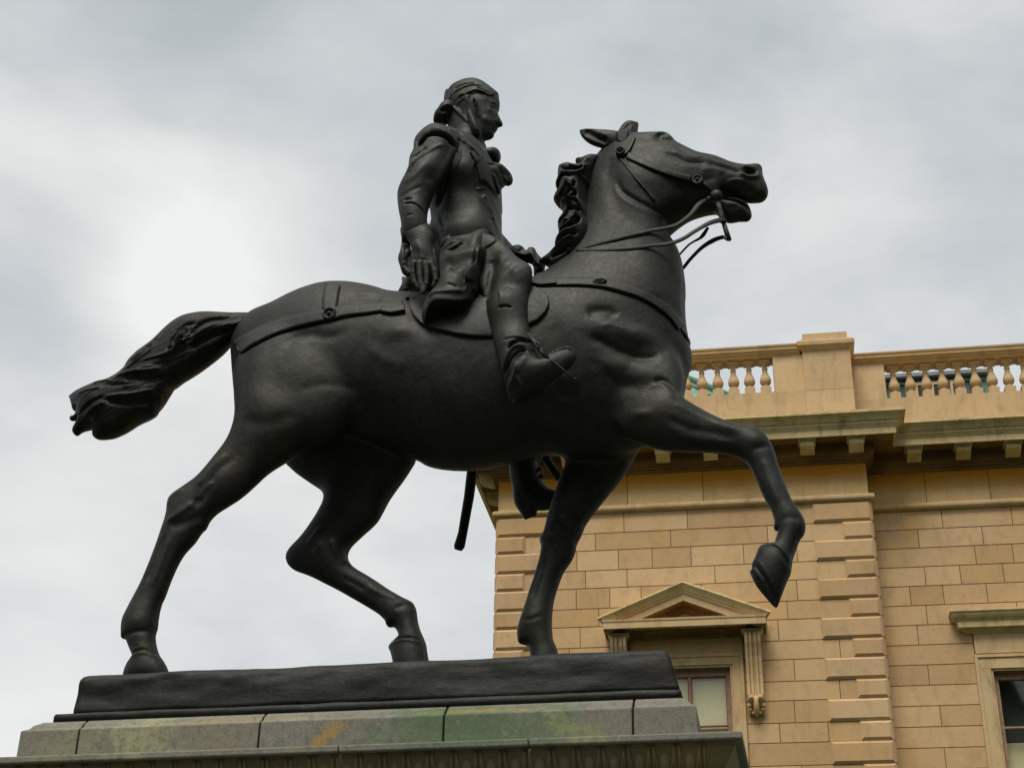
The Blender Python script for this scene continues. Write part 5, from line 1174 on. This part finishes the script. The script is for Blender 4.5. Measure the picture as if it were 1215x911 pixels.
sk.poly([(513, 268), (515, 256), (522, 245), (545, 240), (566, 248), (577, 262), (579.5, 272), (579, 284), (577.5, 296), (575, 309), (569, 324), (566, 336), (567, 350), (567, 370), (562, 392), (545, 402), (525, 402), (508, 396), (502, 385), (503, 372), (509, 360), (516.5, 350), (521, 338), (521.6, 322), (520, 306), (521, 292), (516, 282)], k=[(545, 245, .8), (545, 285, .8), (545, 320, .8), (540, 350, 1.05), (540, 390, 1.1), (508, 372, 1.4)], yc=[(545, 240, -.02), (545, 262, -.10), (545, 285, -.18), (574, 284, -.22), (572, 305, -.31), (562, 335, -.37), (545, 315, -.26), (540, 350, -.36), (512, 365, -.36), (530, 395, -.36)], yp=-.34, sm=0)
hp = np.array([S.at(a, b, -.47) for a, b in sk_hem]); hp = hp[np.argsort(hp[:, 0])]
sk.D = np.minimum(sk.D, (sk.gz[None, :]-np.interp(sk.gx, hp[:, 0], hp[:, 1])[:, None])[:, None, :].astype(np.float32))
sk.mesh('coat_skirt', M_br2, rider, it=1)
# stirrups, leathers
def strap3(name, pts, r, flat=.35, m=M_br2, parent=rider, side=(0, 1, 0), n=8):
    q = MB(); q.tube(pts, r, n, flat, side); return q.build(name, m, parent, smooth=True)
strap3('stirrup_leather', [s3(626, 396, -.50), s3(634, 405, -.52), s3(640, 414, -.53), s3(651, 427, -.535)], .014, .4)
q = MB(); q.tube([s3(636, 405, -.535), s3(640, 409, -.54), s3(639, 413, -.54), s3(636, 410, -.54)], .006); q.build('buckle', M_br2, rider, smooth=True)
q = MB(); pts = []
a0 = np.array(s3(651, 427, -.47)); cB = s3(657, 434, -.47)
q.tube([s3(651, 426, -.53), s3(659.6, 430.6, -.555), s3(670, 440, -.56), s3(682, 450.4, -.53)], .0045)
q.tube([s3(651, 426, -.53), s3(659, 431, -.40), s3(672, 442, -.38), s3(682, 450.4, -.44)], .007)
q.tube([s3(682, 450.4, -.53), s3(683, 451, -.44)], .012); q.build('stirrup', M_br2, rider, smooth=True)
q = MB(); q.tube([s3(646.5, 533, .50), s3(649, 545, .50), s3(656, 556, .50), s3(664, 568, .50)], [.026, .030, .028, .026], 8, .5); q.build('stirrup_leather', M_br2, rider, smooth=True)
q = MB(); q.tube([s3(664, 568, .52), s3(661, 590, .54), s3(655, 607, .5)], .008); q.build('stirrup', M_br2, rider, smooth=True)
q = MB(); q.tube([s3(598, 548, .45), s3(603, 556, .44), s3(607, 564, .43)], .004); q.tube([s3(612, 551, .42), s3(610, 558, .41), s3(606, 566, .42)], .004); q.tube([s3(608, 572, .42), s3(612, 566, .40)], .004); q.build('spur_strap', M_br2, rider, smooth=True)
for a_, b_ in ((640.3, 556.5), (642.3, 564.5)):
    x, y, z = s3(a_, b_, .40); q = MB(); q.lathe((x, y, z-.016), [(.016*math.sin(math.pi*i/8)+.0004, .016*(1-math.cos(math.pi*i/8))) for i in range(9)], 12); q.build('spur_button', M_br2, rider, smooth=True)
# sword in its scabbard on the far side
q = MB(); q.tube([s3(566, 330, .34), s3(566, 420, .44), s3(564, 500, .50), s3(560.5, 557, .52), s3(556.5, 589, .52), s3(549, 632, .51), s3(545, 648, .51), s3(543.5, 652, .51)], [.038, .038, .037, .0365, .034, .031, .036, .026], 12, .5, (0, 1, 0)); q.build('sword_scabbard', M_br, rider, smooth=True)

# ------------------------------------------------------------------ saddle and harness
sdl = empty('saddle', (0, 0, ZS), 0, stat)
sc = Sculpt((462, 315, 668, 412), (-.56, .56), .0055, .006, yp=-.35)
cloth = [(477, 350), (482.4, 346), (484.4, 356), (486.5, 366), (493, 378), (501, 386), (509, 390.6), (532, 397.5), (555, 402), (578, 404), (605, 401), (620, 394), (631, 388), (640.5, 382.5), (647.6, 374.4), (652.3, 363), (649.7, 351.4), (640.5, 342), (630, 337), (610, 345), (580, 350), (540, 352), (500, 350), (488, 345)]
ylow = .395
# the cloth follows the barrel: trunk shape grown by two centimetres inside the traced outline
x0_, z1_ = sc.x0, sc.z0
for i in range(sc.nx):
    pass
def grow(sc, outline, yp, off, thick=.02):
    P = catmull(outline, 4); Qp = np.array([S.at(p[0], p[1], yp) for p in P]); sd = poly_sd(Qp, sc.X, sc.Z)
    from_h = np.zeros(sc.X.shape, np.float32)
    ii = np.clip(np.round((sc.gx-H.x0)/H.h).astype(int), 0, H.nx-1); jj = np.clip(np.round((sc.gz-H.z0)/H.h).astype(int), 0, H.nz-1)
    Dn = H.D[np.ix_(ii, range(H.ny), jj)]; pos = Dn > 0; first = np.argmax(pos, 1); anyp = pos.any(1)
    ysurf = np.where(anyp, H.gy[first], -.12); 
    ysurf = blur(ysurf.astype(np.float32), 60)
    return sd, ysurf
sd_c, ysf = grow(sc, cloth, -.38, .02)
Y = sc.gy[None, :, None]; dd = np.minimum(sd_c[:, None, :], .016-np.abs(Y-(ysf[:, None, :]-.012))*1.0)
sc.D = np.maximum(sc.D, dd.astype(np.float32))
saddle_cloth = sc.mesh('saddle_cloth', M_br2, sdl, it=2)
sc = Sculpt((462, 318, 668, 372), (-.40, .40), .006, .007, yp=0)
sc.stroke([(478, 344), (484, 342), (492, 350)], 2, -.012, -.1)
sc.poly([(472.5, 348), (476, 342.5), (477.4, 336), (477, 329.5), (484, 330), (496, 338), (520, 346), (560, 350), (600, 346), (622, 338), (634, 331), (643, 330), (646, 336), (640, 348), (620, 362), (560, 370), (500, 366), (480, 358)], k=1.2, yc=0, yp=0, sm=0)
sc.mesh('saddle_seat', M_br2, sdl, it=1)
def on_body(px, py, off=.006, guess=-.3):
    y = guess
    for _ in range(5):
        x, z = S.at(px, py, y); yn = H.near(x, z, None)
        if yn is None: break
        y = .5*y+.5*yn if _ < 2 else yn
    x, z = S.at(px, py, y-off); return (x, y-off, z)
hx = empty('harness', (0, 0, ZS), 0, stat)
def ribbon(name, pts, wpx, off=.007, th=.009, parent=hx, m=M_br2, n=6, guess=-.3, ends=None):
    # a strap laid on the horse's flank: both of its edges are dropped onto the body
    P = catmull(pts, n, closed=False); m_ = len(P); wp = wpx if isinstance(wpx, (list, tuple)) else [wpx, wpx]
    mid = []; 
    vs = []
    q = MB()
    for i, p in enumerate(P):
        d = P[min(i+1, m_-1)]-P[max(i-1, 0)]; d = d/np.linalg.norm(d); nn = np.array([-d[1], d[0]]); w = np.interp(i/(m_-1), np.linspace(0, 1, len(wp)), wp)/2
        for f in (-1, -.5, 0, .5, 1):
            a = p+nn*w*f; vs.append(on_body(a[0], a[1], off+th*(1-.15*f*f), guess))
        for f in (1, -1):
            a = p+nn*w*f; vs.append(on_body(a[0], a[1], -.012, guess))
    fs = []
    for i in range(m_-1):
        for j in range(7): a = i*7+j; b = i*7+(j+1) % 7; fs.append((a, b, b+7, a+7))
    fs.append(tuple(range(7))); fs.append(tuple((m_-1)*7+j for j in range(7)))
    q.add(vs, fs)
    # smooth the drop so the strap bridges hollows
    V = np.array(q.v).reshape(m_, 7, 3)
    for _ in range(4): V[1:-1, :, 1] = (V[:-2, :, 1]+V[1:-1, :, 1]*2+V[2:, :, 1])/4
    q.v = [tuple(v) for v in V.reshape(-1, 3)]
    o = q.build(name, m, parent); o.data.polygons.foreach_set('use_smooth', [len(p_.vertices) == 4 for p_ in o.data.polygons]); return o
def disc(name, px, py, r, th=.014, off=.014, parent=hx, guess=-.3, ry=None):
    c = on_body(px, py, off, guess); q = MB(); k2 = .0049; vs = []; n = 24
    for (rr, dy) in ((1, .012), (1, -.2*th), (.86, -th), (.70, -th), (.62, -.4*th), (.3, -.4*th), (.22, -1.1*th), (.02, -1.3*th)):
        for i in range(n): a_ = 2*math.pi*i/n; vs.append((c[0]+rr*r*k2*math.cos(a_), c[1]+dy, c[2]+rr*(ry or r)*k2*math.sin(a_)))
    fs = [(i*n+j, i*n+(j+1) % n, (i+1)*n+(j+1) % n, (i+1)*n+j) for i in range(7) for j in range(n)]+[tuple(range(7*n, 8*n))]
    q.add(vs, fs); return q.build(name, M_br2, parent, smooth=True)
crp = ribbon('crupper_strap', [(478, 362), (457.5, 363), (432.8, 365.6), (408, 368.5), (390.9, 372.5), (368.6, 376.7), (344, 382.8), (319.3, 391), (297, 402), (280.5, 412)], [10, 13, 14, 15, 16, 17])
rump = ribbon('rump_strap', [(395, 336.5), (393, 345), (391, 358), (390.5, 366)], [19, 19, 17], n=8)
disc('strap_ring', 391, 372.5, 9.5, .018)
ribbon('crupper_buckle_end', [(452, 366), (464, 366.5), (480, 364)], [6, 9, 8], off=.017)
brs = ribbon('breast_strap', [(636, 334.5), (655, 334), (680, 333.5), (703, 334.3), (720, 336.5), (740, 341.5), (760, 348), (785, 362), (800, 376), (809, 389)], [9, 9.5, 10, 10, 10])
disc('strap_medallion', 711.5, 333.6, 9, .010, .018, ry=3.6)
ribbon('breast_buckle_end', [(628, 333), (640, 334), (652, 333), (660, 333)], [3, 7, 8, 5], off=.02)
q = MB(); tubeP = [on_body(809, 389, .01), s3(814.5, 399, -.10), s3(818, 407, -.02), s3(817, 404, .10), s3(806, 392, .2)]; q.tube(tubeP, .02, 8, .4, (1, 0, 0)); q.build('breast_strap_front', M_br2, hx, smooth=True)
br = empty('bridle', (0, 0, ZS), 0, stat)
gh = -.12
ribbon('cheek_strap', [(744, 184), (757, 189.5), (775.3, 197.4), (793, 204), (809, 209.2), (820, 212)], [7.5, 7.5, 7], parent=br, guess=gh)
ribbon('cheek_strap', [(833, 216.5), (840, 221), (846, 227)], [5, 3.5], parent=br, guess=gh, off=.003)
disc('cheek_rosette', 827.4, 213.6, 8, .014, .014, br, gh)
ribbon('throat_latch', [(735.4, 187), (746, 200), (756, 213), (766, 224), (776.5, 237)], [2.2, 2.2], parent=br, guess=gh, off=.002)
ribbon('brow_band', [(752.5, 162), (748, 171), (744, 178), (738, 182), (731, 183)], [4, 5, 6], parent=br, guess=gh, off=.012)
disc('brow_rosette', 736, 180, 6.5, .02, .03, br, gh)
def ball(name, px, py, y, r, parent):
    x, y_, z = s3(px, py, y); q = MB(); q.lathe((x, y_, z-r), [(r*math.sin(math.pi*i/10)+.0005, r*(1-math.cos(math.pi*i/10))) for i in range(11)], 16); return q.build(name, M_br2, parent, smooth=True)
yb_ = on_body(848, 232, .012, gh)[1]
ball('bit_boss', 850, 233, yb_-.015, .042, br)
ball('rein_ring', 841, 236.5, yb_-.01, .020, br)
q = MB(); q.tube([s3(851, 238, yb_-.02), s3(853.8, 247, yb_-.02), s3(856, 256, yb_-.02), s3(858.4, 264, yb_-.02)], [.021, .019, .019, .021], 8, .5); q.tube([s3(858.4, 263, yb_-.02), s3(861.5, 273, yb_-.02), s3(865, 285, yb_-.02)], [.014, .015, .019], 8, .5); q.tube([s3(858, 281.5, yb_-.02), s3(867, 284.8, yb_-.02)], .012, 8, .6); q.build('curb_bit', M_br2, br, smooth=True)
q = MB(); q.tube([s3(851, 238, .10), s3(858, 262, .13), s3(864, 284, .13)], .016, 8, .6); q.tube([s3(851, 238, yb_), s3(851, 238, .12)], .018, 8); q.build('curb_bit', M_br2, br, smooth=True)
def rein(name, pts, w, ys_, flat=.35):
    P = catmull(pts, 5, closed=False); m_ = len(P); yy = np.interp(np.linspace(0, 1, m_), np.linspace(0, 1, len(ys_)), ys_); V = []
    for p, y in zip(P, yy):
        x, z = S.at(p[0], p[1], y); yn = H.near(x, z, None)
        if yn is not None and y < .05: y = min(y, yn-.012)
        x, z = S.at(p[0], p[1], y); V.append((x, y, z))
    V = np.array(V)
    for _ in range(3): V[1:-1, 1] = (V[:-2, 1]+V[1:-1, 1]*2+V[2:, 1])/4
    q = MB(); ww = np.interp(np.linspace(0, 1, m_), np.linspace(0, 1, len(w)), w)*.0049/2
    q.tube([tuple(v) for v in V], list(ww), 8, flat, (0, 1, 0)); return q.build(name, M_br2, br, smooth=True)
rein('rein', [(839.3, 236.5), (832, 240.5), (826, 246.5), (818.7, 255.2), (804.3, 266), (789.8, 270.6), (760.8, 276), (731.8, 283), (712, 288.5), (698, 292.5), (686, 295)], [6, 9, 6.5, 6, 6, 6.5, 5.5, 5], [yb_-.01, yb_-.03, -.2, -.22, -.2, -.2])
rein('rein', [(859.8, 260.4), (851, 262), (840.5, 265.3), (823.6, 275), (809, 284), (794.6, 289), (765.6, 292.6), (731.8, 295.6), (706, 296.6), (684, 296.5)], [9, 8, 6, 6, 6, 6, 6, 6], [yb_-.02, -.2, -.24, -.24, -.2, -.2])
rein('rein', [(859, 281), (847.7, 284.6), (833.2, 293.5), (818.7, 308), (811, 317.5), (800, 328)], [6, 7, 5, 5, 5], [.13, .13, .14, .15, .17], .5)
rein('rein', [(840, 270), (836, 276.5), (830.8, 282.5), (818, 290), (806.5, 302)], [4, 6, 3, 3], [.13, .13, .15, .16], .5)
rein('rein', [(690, 296.5), (675, 301), (660, 306), (648, 310), (640, 313)], [5, 5], [-.17, -.10, 0, .06, .1])

# ------------------------------------------------------------------ bronze plinth of the statue
bu0, bu1, bw_ = -1.575, 1.775, .573
q = MB(); NX, NZ = 150, 22; zt0, zb0 = -.138*K, -.43*K
prf = []
from mathutils import noise as mn_
def nz(x, y, z, s): return mn_.fractal(Vector((x*s, y*s, z*s)), 1.0, 2.0, 4)
# closed slab with an uneven modelled surface
sec = [(0, zb0), (.0, zb0+.06), (.002, zb0+.12), (.004, zb0+.17), (.008, zt0-.03), (.018, zt0-.012), (.04, zt0), (.12, zt0-.002), (.3, zt0+.004)]
ring_pts = []
def ringat(inset, z):
    out_ = []; a, b_ = bu0+inset+(z-zb0)*.02, bu1-inset*.8-(z-zb0)*.22; w = bw_-inset; r = .03
    nseg = 90
    for i in range(nseg): out_.append((a+(b_-a)*i/nseg, -w, z))
    for i in range(30): out_.append((b_, -w+2*w*i/30, z))
    for i in range(nseg): out_.append((b_-(b_-a)*i/nseg, w, z))
    for i in range(30): out_.append((a, w-2*w*i/30, z))
    return out_
vs = []; secd = []
for i in range(len(sec)-1):
    for f in (0, .5): secd.append(tuple(np.array(sec[i])*(1-f)+np.array(sec[i+1])*f))
secd.append(sec[-1])
for (ins_, z) in secd:
    for (x, y, zz) in ringat(ins_, z):
        n1 = nz(x*.8, y, zz*3, 2.2)*.014+nz(x*.7, y, zz*4, 7)*.007
        fy = -1 if y < 0 else 1
        dz = .010*nz(x, 0, 3, 1.3)*(1 if z > zt0-.05 else 0)
        vs.append((x, y+fy*n1*min(1, (z-zb0)*14+.2) , zz+dz))
nr = 240
fs = [(i*nr+j, i*nr+(j+1) % nr, (i+1)*nr+(j+1) % nr, (i+1)*nr+j) for i in range(len(secd)-1) for j in range(nr)]
fs.append(tuple(range(nr))); fs.append(tuple((len(secd)-1)*nr+j for j in range(nr)))
q.add(vs, fs); base = place(q.build('bronze_base', M_bb, stat, smooth=True))
q = MB(); fb0, fb1 = zt_+.0035, -.428*K
fu0, fu1, fw2 = -1.672, 1.785, .602
vs = []
for z, ins_ in ((fb0, 0), (fb0+.03, .0), (fb1-.012, .002), (fb1-.003, .006), (fb1, .014), (fb1+.001, .25)):
    for (x, y, zz) in [(fu0+ins_+(fu1-fu0-2*ins_)*i/90, -fw2+ins_, z) for i in range(90)]+[(fu1-ins_, -fw2+ins_+2*(fw2-ins_)*i/30, z) for i in range(30)]+[(fu1-ins_-(fu1-fu0-2*ins_)*i/90, fw2-ins_, z) for i in range(90)]+[(fu0+ins_, fw2-ins_-2*(fw2-ins_)*i/30, z) for i in range(30)]:
        n1 = nz(x, y, zz*4, 4)*.004; vs.append((x, y+(-1 if y < 0 else 1)*n1, zz+(n1*.8 if z > fb0+.04 and ins_ < .2 else 0)))
q.add(vs, [(i*nr+j, i*nr+(j+1) % nr, (i+1)*nr+(j+1) % nr, (i+1)*nr+j) for i in range(5) for j in range(nr)]+[tuple(range(nr)), tuple(5*nr+j for j in range(nr))])
place(q.build('base_flange', M_bb, stat, smooth=True))
